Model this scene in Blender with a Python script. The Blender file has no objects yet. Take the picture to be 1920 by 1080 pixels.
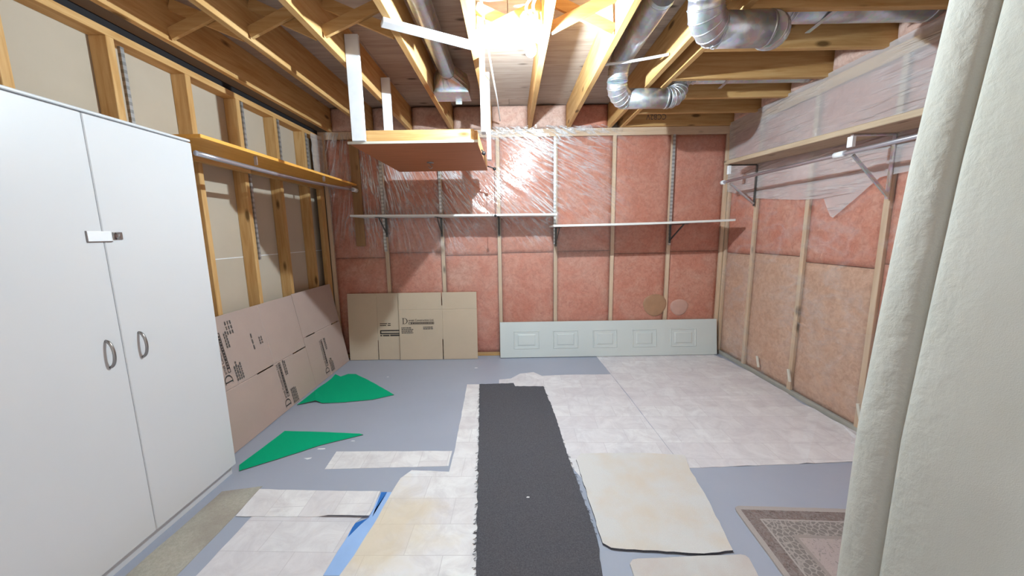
import bpy, bmesh, math, random
from mathutils import Vector, Matrix, noise
random.seed(7)
S = bpy.context.scene
COL = S.collection

# ------------------------------------------------------------------ camera
F_PX = 675.5
PITCH, YAW, ROLL = math.radians(8.5905), math.radians(-0.0167), math.radians(-0.9114)
CAM = Vector((0.0, 0.0, 1.37))
def _cam_rows():
    cy, sy = math.cos(YAW), math.sin(YAW); cp, sp = math.cos(PITCH), math.sin(PITCH); cr, sr = math.cos(ROLL), math.sin(ROLL)
    A = Matrix(((cy, sy, 0), (-sy, cy, 0), (0, 0, 1)))
    B = Matrix(((1, 0, 0), (0, 0, -1), (0, 1, 0)))
    P = Matrix(((1, 0, 0), (0, cp, -sp), (0, sp, cp)))
    Q = Matrix(((cr, -sr, 0), (sr, cr, 0), (0, 0, 1)))
    return Q @ P @ B @ A
MC = _cam_rows()
cd = bpy.data.cameras.new('camera'); cam = bpy.data.objects.new('camera', cd); COL.objects.link(cam)
cd.sensor_width = 36.0; cd.lens = F_PX / 1920.0 * 36.0; cd.clip_start = 0.02; cd.clip_end = 60
rw = Matrix((MC[0], -MC[1], -MC[2])).transposed()
cam.matrix_world = Matrix.Translation(CAM) @ rw.to_4x4()
S.camera = cam

# ------------------------------------------------------------------ world light and exposure
W = bpy.data.worlds.new('world'); S.world = W; W.use_nodes = True
W.node_tree.nodes['Background'].inputs[0].default_value = (1.0, 0.97, 0.94, 1)
W.node_tree.nodes['Background'].inputs[1].default_value = 0.7
BULB_STRENGTH = 21500.0
S.view_settings.view_transform = 'Standard'; S.view_settings.look = 'None'
S.view_settings.gamma = 1.0; S.view_settings.use_curve_mapping = False
S.view_settings.exposure = 0.58

# ------------------------------------------------------------------ pixel helpers (directions from the photograph, distance from the surface touched)
def ray(x, y): return MC.transposed() @ Vector(((x - 960) / F_PX, (y - 540) / F_PX, 1.0))
def on(x, y, ax, val):
    d = ray(x, y); return CAM + d * ((val - CAM[ax]) / d[ax])
def FL(x, y): p = on(x, y, 2, 0.0); return (p.x, p.y)

# ------------------------------------------------------------------ materials
MATS = {}
class NT:
    def __init__(s, name):
        s.m = bpy.data.materials.new(name); s.m.use_nodes = True; s.t = s.m.node_tree; s.t.nodes.clear()
        s.out = s.n('ShaderNodeOutputMaterial'); MATS[name] = s.m
    def n(s, typ, **k):
        nd = s.t.nodes.new(typ)
        for a, b in k.items(): setattr(nd, a, b)
        return nd
    def l(s, a, b): s.t.links.new(a, b)
    def val(s, sock, v):
        if hasattr(v, 'is_output'): s.l(v, sock)
        else: sock.default_value = v
    def coord(s, scale=(1, 1, 1), rot=(0, 0, 0), which='Object'):
        tc = s.n('ShaderNodeTexCoord'); mp = s.n('ShaderNodeMapping')
        mp.inputs['Scale'].default_value = scale; mp.inputs['Rotation'].default_value = rot
        if which == 'World':
            g = s.n('ShaderNodeNewGeometry'); s.l(g.outputs['Position'], mp.inputs['Vector'])
        else: s.l(tc.outputs[which], mp.inputs['Vector'])
        return mp.outputs[0]
    def noise(s, vec, scale=5, detail=4, rough=0.55, dist=0.0):
        q = s.n('ShaderNodeTexNoise'); s.l(vec, q.inputs['Vector'])
        q.inputs['Scale'].default_value = scale; q.inputs['Detail'].default_value = detail
        q.inputs['Roughness'].default_value = rough; q.inputs['Distortion'].default_value = dist
        return q.outputs['Fac']
    def ramp(s, fac, stops):
        r = s.n('ShaderNodeValToRGB'); s.l(fac, r.inputs[0]); e = r.color_ramp.elements
        while len(e) > 1: e.remove(e[-1])
        e[0].position = stops[0][0]; e[0].color = tuple(stops[0][1]) + (1,)
        for p, c in stops[1:]:
            q = e.new(p); q.color = tuple(c) + (1,)
        return r.outputs[0]
    def mix(s, fac, a, b, mode='MIX'):
        q = s.n('ShaderNodeMix', data_type='RGBA', blend_type=mode)
        s.val(q.inputs[0], fac)
        for i, v in ((6, a), (7, b)):
            if hasattr(v, 'is_output'): s.l(v, q.inputs[i])
            else: q.inputs[i].default_value = tuple(v) + (1,) if len(v) == 3 else v
        return q.outputs[2]
    def math(s, op, a, b=0.0, clamp=False):
        q = s.n('ShaderNodeMath', operation=op, use_clamp=clamp); s.val(q.inputs[0], a); s.val(q.inputs[1], b); return q.outputs[0]
    def bump(s, h, strength=0.3, dist=0.01):
        b = s.n('ShaderNodeBump'); s.l(h, b.inputs['Height']); b.inputs['Strength'].default_value = strength; b.inputs['Distance'].default_value = dist
        return b.outputs[0]
    def bsdf(s, color, rough=0.6, metal=0.0, normal=None, spec=0.4, **k):
        b = s.n('ShaderNodeBsdfPrincipled'); 
        if hasattr(color, 'is_output'): s.l(color, b.inputs['Base Color'])
        else: b.inputs['Base Color'].default_value = tuple(color) + (1,)
        s.val(b.inputs['Roughness'], rough); s.val(b.inputs['Metallic'], metal); b.inputs['Specular IOR Level'].default_value = spec
        if normal: s.l(normal, b.inputs['Normal'])
        for a, v in k.items(): s.val(b.inputs[a.replace('_', ' ')], v)
        return b.outputs[0]
    def done(s, sh): s.l(sh, s.out.inputs['Surface']); return s.m

def wood(name, axis, c0, c1, c2, rough=0.65, knots=True, vary=0.25):
    t = NT(name); sc = [9, 9, 9]; sc[axis] = 0.7
    oi = t.n('ShaderNodeObjectInfo')
    tc = t.n('ShaderNodeTexCoord'); ad = t.n('ShaderNodeVectorMath', operation='ADD')
    cb = t.n('ShaderNodeCombineXYZ'); r7 = t.math('MULTIPLY', oi.outputs['Random'], 37.0)
    for i in range(3): t.l(r7, cb.inputs[i])
    t.l(tc.outputs['Object'], ad.inputs[0]); t.l(cb.outputs[0], ad.inputs[1])
    mp = t.n('ShaderNodeMapping'); mp.inputs['Scale'].default_value = sc; t.l(ad.outputs[0], mp.inputs['Vector'])
    g = t.noise(mp.outputs[0], 4.0, 6, 0.6, 0.6)
    col = t.ramp(g, [(0.3, c0), (0.55, c1), (0.8, c2)])
    if knots:
        mp2 = t.n('ShaderNodeMapping'); sk = [7, 7, 7]; sk[axis] = 2.6; mp2.inputs['Scale'].default_value = sk; t.l(ad.outputs[0], mp2.inputs['Vector'])
        vo = t.n('ShaderNodeTexVoronoi'); t.l(mp2.outputs[0], vo.inputs['Vector']); vo.inputs['Scale'].default_value = 1.0
        k = t.ramp(vo.outputs['Distance'], [(0.07, (1, 1, 1)), (0.15, (0, 0, 0))])
        col = t.mix(k, col, tuple(x * 0.35 for x in c0))
    v = t.math('MULTIPLY_ADD', oi.outputs['Random'], vary); v.node.inputs[2].default_value = 1.0 - vary * 0.6
    hv = t.n('ShaderNodeHueSaturation'); t.l(v, hv.inputs['Value']); t.l(col, hv.inputs['Color'])
    return t.done(t.bsdf(hv.outputs[0], rough, normal=t.bump(g, 0.15, 0.002), spec=0.3))
for i, a in enumerate('xyz'):
    wood('lumber_' + a, i, (0.48, 0.25, 0.08), (0.60, 0.355, 0.145), (0.68, 0.445, 0.215))
    wood('stud_wood_' + a, i, (0.56, 0.39, 0.26), (0.63, 0.46, 0.32), (0.68, 0.53, 0.39))
    wood('shelf_wood_' + a, i, (0.72, 0.33, 0.06), (0.80, 0.40, 0.085), (0.86, 0.46, 0.12), rough=0.5, knots=False)
    wood('plank_' + a, i, (0.42, 0.30, 0.20), (0.52, 0.39, 0.27), (0.60, 0.47, 0.34))
wood('plywood', 0, (0.36, 0.28, 0.23), (0.47, 0.39, 0.335), (0.54, 0.46, 0.41), knots=True)
wood('hardboard', 0, (0.46, 0.16, 0.07), (0.53, 0.19, 0.085), (0.60, 0.225, 0.10), knots=False, rough=0.5)
wood('dark_board', 2, (0.24, 0.13, 0.06), (0.30, 0.17, 0.08), (0.36, 0.21, 0.10))

def simple(name, c, rough=0.6, metal=0.0, nscale=20, namp=0.12, bump=0.0, bscale=60, spec=0.4):
    t = NT(name); v = t.coord()
    n = t.noise(v, nscale, 5)
    col = t.mix(n, tuple(x * (1 - namp) for x in c), tuple(min(1, x * (1 + namp)) for x in c))
    nb = t.bump(t.noise(v, bscale, 3), bump, 0.004) if bump else None
    return t.done(t.bsdf(col, rough, metal, nb, spec))
simple('white_laminate', (0.62, 0.62, 0.64), 0.38, nscale=2.5, namp=0.03)
simple('white_paint', (0.80, 0.81, 0.84), 0.5, nscale=25, namp=0.08)
simple('cream_edge', (0.66, 0.63, 0.55), 0.5, nscale=15, namp=0.06)
simple('shelf_white', (0.74, 0.73, 0.70), 0.45, nscale=6, namp=0.05)
simple('door_white', (0.60, 0.64, 0.63), 0.4, nscale=3, namp=0.04)
simple('gap_shade_black', (0.012, 0.011, 0.013), 0.8)
simple('black_plastic', (0.02, 0.02, 0.022), 0.4)
simple('porcelain', (0.85, 0.86, 0.88), 0.25, namp=0.02)
simple('cable_white', (0.80, 0.79, 0.78), 0.45, namp=0.03)
simple('sheathing', (0.30, 0.25, 0.20), 0.8, nscale=5)
simple('chrome', (0.72, 0.73, 0.76), 0.25, 0.95, namp=0.05)
simple('handle_metal', (0.33, 0.31, 0.30), 0.3, 0.9, namp=0.1)
simple('rod_metal', (0.62, 0.62, 0.70), 0.32, 0.85, namp=0.06)
simple('bracket_dark', (0.10, 0.105, 0.10), 0.45, 0.5)
simple('ink', (0.035, 0.03, 0.03), 0.8, namp=0.3)
simple('ink_faded', (0.10, 0.085, 0.08), 0.85, namp=0.3)
simple('tape_gap', (0.5, 0.42, 0.36), 0.7)
simple('sole_plate', (0.40, 0.38, 0.34), 0.8)
simple('scrap_white', (0.82, 0.82, 0.84), 0.7)
simple('brown_bulge', (0.40, 0.22, 0.12), 0.5, nscale=12, namp=0.3)
simple('mauve_bulge', (0.56, 0.33, 0.27), 0.55, nscale=12, namp=0.2)

def galvanised():
    t = NT('galvanised'); v = t.coord()
    n = t.noise(v, 22, 5, 0.65); vo = t.n('ShaderNodeTexVoronoi'); t.l(v, vo.inputs['Vector']); vo.inputs['Scale'].default_value = 45
    a = t.mix(n, (0.45, 0.47, 0.50), (0.74, 0.76, 0.79)); b = t.mix(0.25, a, vo.outputs['Color'], 'SOFT_LIGHT')
    t.done(t.bsdf(b, t.math('MULTIPLY_ADD', n, 0.25), 0.85, t.bump(n, 0.2, 0.003)))
    t.m.node_tree.nodes[[q.name for q in t.t.nodes if q.type == 'MATH'][0]].inputs[2].default_value = 0.22
galvanised()
def standard():                                             # slotted steel shelf standard
    t = NT('slotted_steel'); v = t.coord()
    sp = t.n('ShaderNodeSeparateXYZ'); t.l(v, sp.inputs[0])
    z = t.math('FRACT', t.math('MULTIPLY', sp.outputs[2], 26.0)); slot = t.math('LESS_THAN', z, 0.45)
    col = t.mix(t.math('MULTIPLY', slot, 0.75), (0.60, 0.61, 0.61), (0.34, 0.34, 0.34))
    t.done(t.bsdf(col, 0.35, 0.7))
standard()
def insulation(name, c0, c1, c2):
    t = NT(name); v = t.coord(which='World')
    a = t.noise(v, 4.2, 8, 0.68, 0.6); b = t.noise(v, 26, 6, 0.75, 0.8)
    col = t.ramp(a, [(0.28, c0), (0.5, c1), (0.75, c2)])
    col = t.mix(t.math('MULTIPLY', t.ramp(b, [(0.35, (1, 1, 1)), (0.58, (0, 0, 0))]), 0.55), col, tuple(x * 0.66 for x in c0))
    t.done(t.bsdf(col, 0.95, normal=t.bump(b, 0.5, 0.012), spec=0.1))
insulation('pink_insulation', (0.56, 0.19, 0.125), (0.60, 0.265, 0.19), (0.63, 0.36, 0.275))
insulation('rim_insulation', (0.58, 0.33, 0.26), (0.64, 0.44, 0.37), (0.67, 0.51, 0.45))
insulation('tan_insulation', (0.55, 0.32, 0.22), (0.61, 0.385, 0.28), (0.64, 0.43, 0.33))

def poly(name, milk, gloss, wr_scale, wr_rot, wr_str, fine=0.5, fan=None, white=0.16):
    t = NT(name); v = t.coord(which='World')
    if fan:
        sp = t.n('ShaderNodeSeparateXYZ'); t.l(v, sp.inputs[0]); dx = t.math('SUBTRACT', sp.outputs[0], fan[0]); dz = t.math('SUBTRACT', sp.outputs[2], fan[1])
        ph = t.math('ARCTAN2', dz, dx); rd = t.math('SQRT', t.math('ADD', t.math('MULTIPLY', dx, dx), t.math('MULTIPLY', dz, dz)))
        cb = t.n('ShaderNodeCombineXYZ'); t.l(t.math('MULTIPLY', ph, 38.0), cb.inputs[0]); t.l(t.math('MULTIPLY', rd, 2.2), cb.inputs[1])
        w = t.noise(cb.outputs[0], 1.0, 4, 0.6, 0.35)
    else:
        m = t.n('ShaderNodeMapping'); m.inputs['Rotation'].default_value = wr_rot; m.inputs['Scale'].default_value = wr_scale; t.l(v, m.inputs['Vector'])
        w = t.noise(m.outputs[0], 1.0, 3, 0.5, 0.25)
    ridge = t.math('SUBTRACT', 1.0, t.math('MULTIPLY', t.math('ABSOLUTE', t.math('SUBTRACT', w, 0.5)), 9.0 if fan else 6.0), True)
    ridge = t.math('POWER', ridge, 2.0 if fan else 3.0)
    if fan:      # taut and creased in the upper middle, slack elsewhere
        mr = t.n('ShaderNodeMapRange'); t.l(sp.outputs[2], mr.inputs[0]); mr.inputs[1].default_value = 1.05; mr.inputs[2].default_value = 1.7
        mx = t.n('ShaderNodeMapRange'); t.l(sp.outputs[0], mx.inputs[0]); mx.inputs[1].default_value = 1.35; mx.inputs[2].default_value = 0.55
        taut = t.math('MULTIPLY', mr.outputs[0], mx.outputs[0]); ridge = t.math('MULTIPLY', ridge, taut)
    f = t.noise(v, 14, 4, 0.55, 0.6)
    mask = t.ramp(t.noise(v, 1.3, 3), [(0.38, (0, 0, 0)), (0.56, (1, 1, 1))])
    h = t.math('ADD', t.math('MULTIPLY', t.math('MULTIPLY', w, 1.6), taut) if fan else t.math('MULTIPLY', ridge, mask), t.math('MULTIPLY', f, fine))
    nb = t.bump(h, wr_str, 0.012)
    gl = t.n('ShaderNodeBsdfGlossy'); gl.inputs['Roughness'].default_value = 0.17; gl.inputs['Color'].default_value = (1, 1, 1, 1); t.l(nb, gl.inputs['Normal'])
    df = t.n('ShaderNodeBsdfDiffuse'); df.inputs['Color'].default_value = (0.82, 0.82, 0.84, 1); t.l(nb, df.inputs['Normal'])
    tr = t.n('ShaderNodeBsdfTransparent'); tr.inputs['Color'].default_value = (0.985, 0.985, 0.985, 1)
    m1 = t.n('ShaderNodeMixShader'); t.val(m1.inputs[0], t.math('MULTIPLY_ADD', t.math('MULTIPLY', ridge, mask), white));  # white along the ridges: whitened creases and their highlights painted in
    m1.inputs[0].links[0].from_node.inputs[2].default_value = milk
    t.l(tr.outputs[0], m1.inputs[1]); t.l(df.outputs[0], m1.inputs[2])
    m2 = t.n('ShaderNodeMixShader'); m2.inputs[0].default_value = gloss
    t.l(m1.outputs[0], m2.inputs[1]); t.l(gl.outputs[0], m2.inputs[2])
    t.done(m2.outputs[0])
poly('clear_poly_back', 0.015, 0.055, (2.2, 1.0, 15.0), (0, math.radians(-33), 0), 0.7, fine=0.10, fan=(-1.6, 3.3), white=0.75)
poly('clear_poly_side', 0.02, 0.035, (1.0, 3.0, 6.0), (math.radians(20), 0, 0), 0.6)
poly('milky_poly', 0.34, 0.08, (1.0, 2.0, 16.0), (math.radians(-22), 0, 0), 0.9)

def drywall():
    t = NT('drywall_back'); v = t.coord(which='World')
    n = t.noise(v, 4, 5); col = t.mix(n, (0.46, 0.385, 0.30), (0.54, 0.46, 0.37))
    t.done(t.bsdf(col, 0.85, normal=t.bump(t.noise(v, 80, 3), 0.1, 0.002), spec=0.2))
drywall()
def concrete():
    t = NT('painted_concrete'); v = t.coord(which='World')
    a = t.noise(v, 1.6, 5); b = t.noise(v, 35, 6, 0.7)
    col = t.mix(a, (0.33, 0.36, 0.445), (0.40, 0.43, 0.52))
    col = t.mix(t.ramp(b, [(0.62, (0, 0, 0)), (0.8, (0.55, 0.55, 0.55))]), col, (0.52, 0.53, 0.57))
    t.done(t.bsdf(col, 0.42, normal=t.bump(b, 0.12, 0.003), spec=0.4))
concrete()
def vinyl(name, rot=0.0, stain=False, tint=(1, 1, 1)):
    t = NT(name); v = t.coord(rot=(0, 0, rot), which='World')
    br = t.n('ShaderNodeTexBrick'); t.l(v, br.inputs['Vector']); br.offset = 0.5; br.inputs['Scale'].default_value = 1.0
    br.inputs['Brick Width'].default_value = 0.34; br.inputs['Row Height'].default_value = 0.17; br.inputs['Mortar Size'].default_value = 0.0016
    A = lambda c: tuple(a * b for a, b in zip(c, tint)) + (1,)
    br.inputs['Color1'].default_value = A((0.78, 0.77, 0.79)); br.inputs['Color2'].default_value = A((0.69, 0.66, 0.69)); br.inputs['Mortar'].default_value = A((0.58, 0.555, 0.58)); br.inputs['Bias'].default_value = -0.1
    n = t.noise(v, 7, 9, 0.72, 0.8)
    col = t.mix(t.ramp(n, [(0.40, (0, 0, 0)), (0.72, (0.85, 0.85, 0.85))]), br.outputs['Color'], A((0.55, 0.515, 0.545)))
    if stain:
        # yellow adhesive stain patches
        g = t.n('ShaderNodeNewGeometry'); dv = t.n('ShaderNodeVectorMath', operation='DISTANCE'); t.l(g.outputs['Position'], dv.inputs[0]); dv.inputs[1].default_value = stain
        k = t.math('ADD', dv.outputs['Value'], t.math('MULTIPLY', t.noise(v, 5, 4), 0.55))
        col = t.mix(t.ramp(k, [(0.40, (0.5, 0.5, 0.5)), (0.62, (0, 0, 0))]), col, (0.70, 0.56, 0.32))
    t.done(t.bsdf(col, 0.5, normal=t.bump(n, 0.08, 0.002), spec=0.35))
vinyl('vinyl_tile', math.radians(2)); vinyl('vinyl_tile_b', math.radians(88), tint=(1.08, 1.08, 1.06))
vinyl('vinyl_stained', math.radians(1), stain=(-0.66, 1.50, 0.0), tint=(1.08, 1.08, 1.06))
def carpet(name, c0, c1, scale=350, b=0.7, blot=None):
    t = NT(name); v = t.coord(which='World'); n = t.noise(v, scale, 4, 0.7); n2 = t.noise(v, 4, 5)
    col = t.mix(n, c0, c1)
    if blot: col = t.mix(t.ramp(n2, [(0.42, (0, 0, 0)), (0.66, (0.8, 0.8, 0.8))]), col, blot)
    t.done(t.bsdf(col, 0.95, normal=t.bump(n, b, 0.01), spec=0.1))
carpet('grey_carpet', (0.022, 0.022, 0.028), (0.20, 0.195, 0.22), 170)
carpet('beige_carpet', (0.60, 0.585, 0.575), (0.82, 0.80, 0.79), 260, 0.5, blot=(0.70, 0.61, 0.52))
carpet('green_felt', (0.0, 0.34, 0.155), (0.006, 0.50, 0.26), 500, 0.4)
carpet('green_edge', (0.05, 0.06, 0.05), (0.14, 0.15, 0.12), 300)
carpet('white_rug', (0.64, 0.62, 0.61), (0.80, 0.78, 0.77), 300, 0.6, blot=(0.66, 0.56, 0.52))
carpet('olive_mat', (0.32, 0.30, 0.25), (0.56, 0.53, 0.46), 60, 0.6, blot=(0.34, 0.30, 0.26))
simple('blue_film', (0.34, 0.52, 0.86), 0.35, nscale=6, namp=0.15)
simple('blue_film_dark', (0.03, 0.16, 0.50), 0.4, nscale=6, namp=0.15)
def cardboard(name, c):
    t = NT(name); v = t.coord(which='World'); n = t.noise(v, 5, 5); f = t.noise(v, 120, 3)
    col = t.mix(n, tuple(x * 0.93 for x in c), tuple(x * 1.06 for x in c))
    col = t.mix(t.math('MULTIPLY', f, 0.15), col, tuple(x * 0.7 for x in c))
    t.done(t.bsdf(col, 0.8, spec=0.2))
cardboard('cardboard', (0.45, 0.34, 0.30)); cardboard('cardboard_tan', (0.55, 0.44, 0.33))
def rug():
    # patterned border rug, object coordinates: x along width, y along length (metres)
    t = NT('patterned_rug'); v = t.coord(); n = t.noise(v, 60, 5, 0.7, 1.5); p = t.noise(v, 26, 4, 0.6, 3.0); f = t.noise(v, 300, 3)
    vo = t.n('ShaderNodeTexVoronoi', feature='DISTANCE_TO_EDGE'); t.l(v, vo.inputs['Vector']); vo.inputs['Scale'].default_value = 44
    sp = t.n('ShaderNodeSeparateXYZ'); t.l(v, sp.inputs[0])
    d = t.math('MINIMUM', sp.outputs[0], sp.outputs[1])            # distance from the two visible edges
    cream = (0.47, 0.42, 0.40); brown = (0.24, 0.18, 0.17); pink = (0.50, 0.42, 0.41); grey = (0.30, 0.27, 0.26)
    band1 = t.mix(t.ramp(p, [(0.44, (0, 0, 0)), (0.56, (0.8, 0.8, 0.8))]), brown, grey)
    band1 = t.mix(t.ramp(n, [(0.54, (0, 0, 0)), (0.60, (0.8, 0.8, 0.8))]), band1, (0.12, 0.09, 0.085))
    leaf = t.mix(t.ramp(vo.outputs['Distance'], [(0.05, (0, 0, 0)), (0.12, (1, 1, 1))]), (0.44, 0.39, 0.37), (0.25, 0.225, 0.215))
    field = t.mix(t.ramp(p, [(0.56, (0, 0, 0)), (0.63, (0.85, 0.85, 0.85))]), pink, grey)
    def lt(x): return t.math('LESS_THAN', d, x)
    col = t.mix(lt(0.185), field, (0.38, 0.33, 0.31)); col = t.mix(lt(0.168), col, leaf); col = t.mix(lt(0.088), col, cream)
    col = t.mix(lt(0.080), col, band1); col = t.mix(lt(0.024), col, cream)
    col = t.mix(t.math('MULTIPLY', f, 0.35), col, (0.16, 0.13, 0.12))
    t.done(t.bsdf(col, 0.95, normal=t.bump(f, 0.4, 0.006), spec=0.1))
rug()
def curtain_mat():
    t = NT('curtain_cloth'); v = t.coord(which='World')
    m = t.n('ShaderNodeMapping'); m.inputs['Scale'].default_value = (30, 30, 24); t.l(v, m.inputs['Vector'])
    a = t.noise(m.outputs[0], 1.0, 5, 0.55, 0.2); b = t.noise(v, 420, 3); w = t.noise(v, 3.0, 3)
    g = t.n('ShaderNodeNewGeometry'); sp = t.n('ShaderNodeSeparateXYZ'); t.l(g.outputs['Position'], sp.inputs[0]); mr = t.n('ShaderNodeMapRange'); t.l(sp.outputs[1], mr.inputs[0])
    for i_, q_ in ((1, 0.80), (2, 0.90), (3, 0.12), (4, 1.0)): mr.inputs[i_].default_value = q_
    h = t.math('ADD', t.math('MULTIPLY', a, mr.outputs[0]), t.math('MULTIPLY', b, 0.08))
    col = t.mix(w, (0.47, 0.47, 0.42), (0.55, 0.535, 0.50))
    t.done(t.bsdf(col, 0.9, normal=t.bump(h, 0.45, 0.014), spec=0.15))
curtain_mat()
def glass():
    t = NT('bulb_glass'); e = t.n('ShaderNodeEmission'); e.inputs[0].default_value = (0.85, 0.95, 1.0, 1); e.inputs[1].default_value = 25.0
    tr = t.n('ShaderNodeBsdfTransparent'); a = t.n('ShaderNodeAddShader'); t.l(e.outputs[0], a.inputs[0]); t.l(tr.outputs[0], a.inputs[1]); t.done(a.outputs[0])
glass()
def emit():
    t = NT('lit_bulb'); e = t.n('ShaderNodeEmission'); e.inputs[0].default_value = (0.74, 0.91, 1.0, 1); e.inputs[1].default_value = BULB_STRENGTH
    t.done(e.outputs[0])
emit()

# ------------------------------------------------------------------ mesh helpers
class MB:
    def __init__(s): s.v = []; s.f = []; s.mi = []; s.sm = []
    def add(s, vs, fs, mi=0, smooth=False):
        o = len(s.v); s.v += [tuple(p) for p in vs]
        for f in fs: s.f.append(tuple(i + o for i in f)); s.mi.append(mi); s.sm.append(smooth)
    def box(s, c, d, mi=0, R=None):
        x, y, z = d[0] / 2, d[1] / 2, d[2] / 2
        vs = [Vector(p) for p in ((-x, -y, -z), (x, -y, -z), (x, y, -z), (-x, y, -z), (-x, -y, z), (x, -y, z), (x, y, z), (-x, y, z))]
        if R is not None: vs = [R @ p for p in vs]
        s.add([p + Vector(c) for p in vs], [(0, 3, 2, 1), (4, 5, 6, 7), (0, 1, 5, 4), (1, 2, 6, 5), (2, 3, 7, 6), (3, 0, 4, 7)], mi)
    def beam(s, a, b, w, h, mi=0, up=(0, 0, 1)):
        a, b = Vector(a), Vector(b); d = (b - a); L = d.length; d.normalize()
        u = Vector(up); x = d.cross(u)
        if x.length < 1e-4: x = d.cross(Vector((1, 0, 0)))
        x.normalize(); z = x.cross(d)
        s.box((a + b) / 2, (w, L, h), mi, Matrix((x, d, z)).transposed())
    def tube(s, pts, r, n=12, mi=0, smooth=True, cap=True):
        pts = [Vector(p) for p in pts]; rr = r if isinstance(r, (list, tuple)) else [r] * len(pts)
        t0 = (pts[1] - pts[0]).normalized(); x = t0.cross(Vector((0, 0, 1)))
        if x.length < 1e-3: x = t0.cross(Vector((1, 0, 0)))
        x.normalize(); o = len(s.v)
        for i, p in enumerate(pts):
            if i == 0: t = t0
            elif i == len(pts) - 1: t = (pts[i] - pts[i - 1]).normalized()
            else: t = ((pts[i + 1] - p).normalized() + (p - pts[i - 1]).normalized()).normalized()
            x = (x - t * x.dot(t)).normalized(); y = t.cross(x)
            for k in range(n):
                a = 2 * math.pi * k / n; s.v.append(tuple(p + (x * math.cos(a) + y * math.sin(a)) * rr[i]))
        for i in range(len(pts) - 1):
            for k in range(n):
                k2 = (k + 1) % n; s.f.append((o + i * n + k, o + i * n + k2, o + (i + 1) * n + k2, o + (i + 1) * n + k)); s.mi.append(mi); s.sm.append(smooth)
        if cap:
            s.f.append(tuple(o + k for k in range(n))[::-1]); s.mi.append(mi); s.sm.append(False)
            e = o + (len(pts) - 1) * n; s.f.append(tuple(e + k for k in range(n))); s.mi.append(mi); s.sm.append(False)
    def lathe(s, prof, c, n=20, mi=0, smooth=True):       # prof: (r, z) about a vertical axis at c
        o = len(s.v); c = Vector(c)
        for r, z in prof:
            for k in range(n):
                a = 2 * math.pi * k / n; s.v.append((c.x + r * math.cos(a), c.y + r * math.sin(a), c.z + z))
        for i in range(len(prof) - 1):
            for k in range(n):
                k2 = (k + 1) % n; s.f.append((o + i * n + k, o + i * n + k2, o + (i + 1) * n + k2, o + (i + 1) * n + k)); s.mi.append(mi); s.sm.append(smooth)
        s.f.append(tuple(o + k for k in range(n))[::-1]); s.mi.append(mi); s.sm.append(False)
        e = o + (len(prof) - 1) * n; s.f.append(tuple(e + k for k in range(n))); s.mi.append(mi); s.sm.append(False)
    def grid(s, nu, nv, fn, mi=0, smooth=True):
        o = len(s.v)
        for j in range(nv + 1):
            for i in range(nu + 1): s.v.append(tuple(fn(i / nu, j / nv)))
        for j in range(nv):
            for i in range(nu):
                a = o + j * (nu + 1) + i; s.f.append((a, a + 1, a + nu + 2, a + nu + 1)); s.mi.append(mi); s.sm.append(smooth)
ORIG = {}
def obj(name, mb, mats, parent=None, origin=None, bevel=0.0, recalc=True):
    if isinstance(mats, str): mats = [mats]
    o0 = Vector(origin) if origin is not None else (ORIG[parent.name] if parent else Vector((0, 0, 0)))
    me = bpy.data.meshes.new(name); me.from_pydata([tuple(Vector(p) - o0) for p in mb.v], [], mb.f)
    for m in mats: me.materials.append(MATS[m])
    for i, p in enumerate(me.polygons): p.material_index = mb.mi[i]; p.use_smooth = mb.sm[i]
    if recalc or bevel:
        b = bmesh.new(); b.from_mesh(me)
        if bevel: bmesh.ops.bevel(b, geom=b.edges[:], offset=bevel, segments=1, affect='EDGES', clamp_overlap=True)
        if recalc: bmesh.ops.recalc_face_normals(b, faces=b.faces)
        b.to_mesh(me); b.free()
    o = bpy.data.objects.new(name, me); COL.objects.link(o)
    place(o, o0, parent); return o
def place(o, o0, parent):
    ORIG[o.name] = Vector(o0)
    if parent: o.parent = parent; o.location = Vector(o0) - ORIG[parent.name]
    else: o.location = o0
def empty(name, loc, label=None, cat=None, group=None, kind=None):
    o = bpy.data.objects.new(name, None); o.empty_display_size = 0.05; COL.objects.link(o); place(o, loc, None)
    tag(o, label, cat, group, kind); return o
def tag(o, label=None, cat=None, group=None, kind=None):
    if label: o['label'] = label
    if cat: o['category'] = cat
    if group: o['group'] = group
    if kind: o['kind'] = kind
    return o
def box(name, c, d, mat, parent=None, bevel=0.002, R=None):
    mb = MB(); mb.box(c, d, 0, R); return obj(name, mb, mat, parent, origin=c, bevel=bevel)
def span(name, x, y, z, mat, parent=None, bevel=0.002):
    return box(name, ((x[0] + x[1]) / 2, (y[0] + y[1]) / 2, (z[0] + z[1]) / 2), (x[1] - x[0], y[1] - y[0], z[1] - z[0]), mat, parent, bevel)
_shared = {}
def span_shared(name, x, y, z, mat, parent):
    d = tuple(round(q[1] - q[0], 4) for q in (x, y, z)); k = (d, mat)
    c = Vector(((x[0] + x[1]) / 2, (y[0] + y[1]) / 2, (z[0] + z[1]) / 2))
    if k not in _shared:
        o = box(name, c, d, mat, parent); _shared[k] = o.data; return o
    o = bpy.data.objects.new(name, _shared[k]); COL.objects.link(o); place(o, c, parent); return o

# ------------------------------------------------------------------ the room
D = 3.94; XR = 2.31; XL = -1.97; ZJ = 2.44; ZS = 2.675; Y0 = -1.1
floor = tag(span('floor', (-2.2, 2.5), (Y0, 4.1), (-0.1, 0.0), 'painted_concrete', None, 0), kind='structure')

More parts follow.
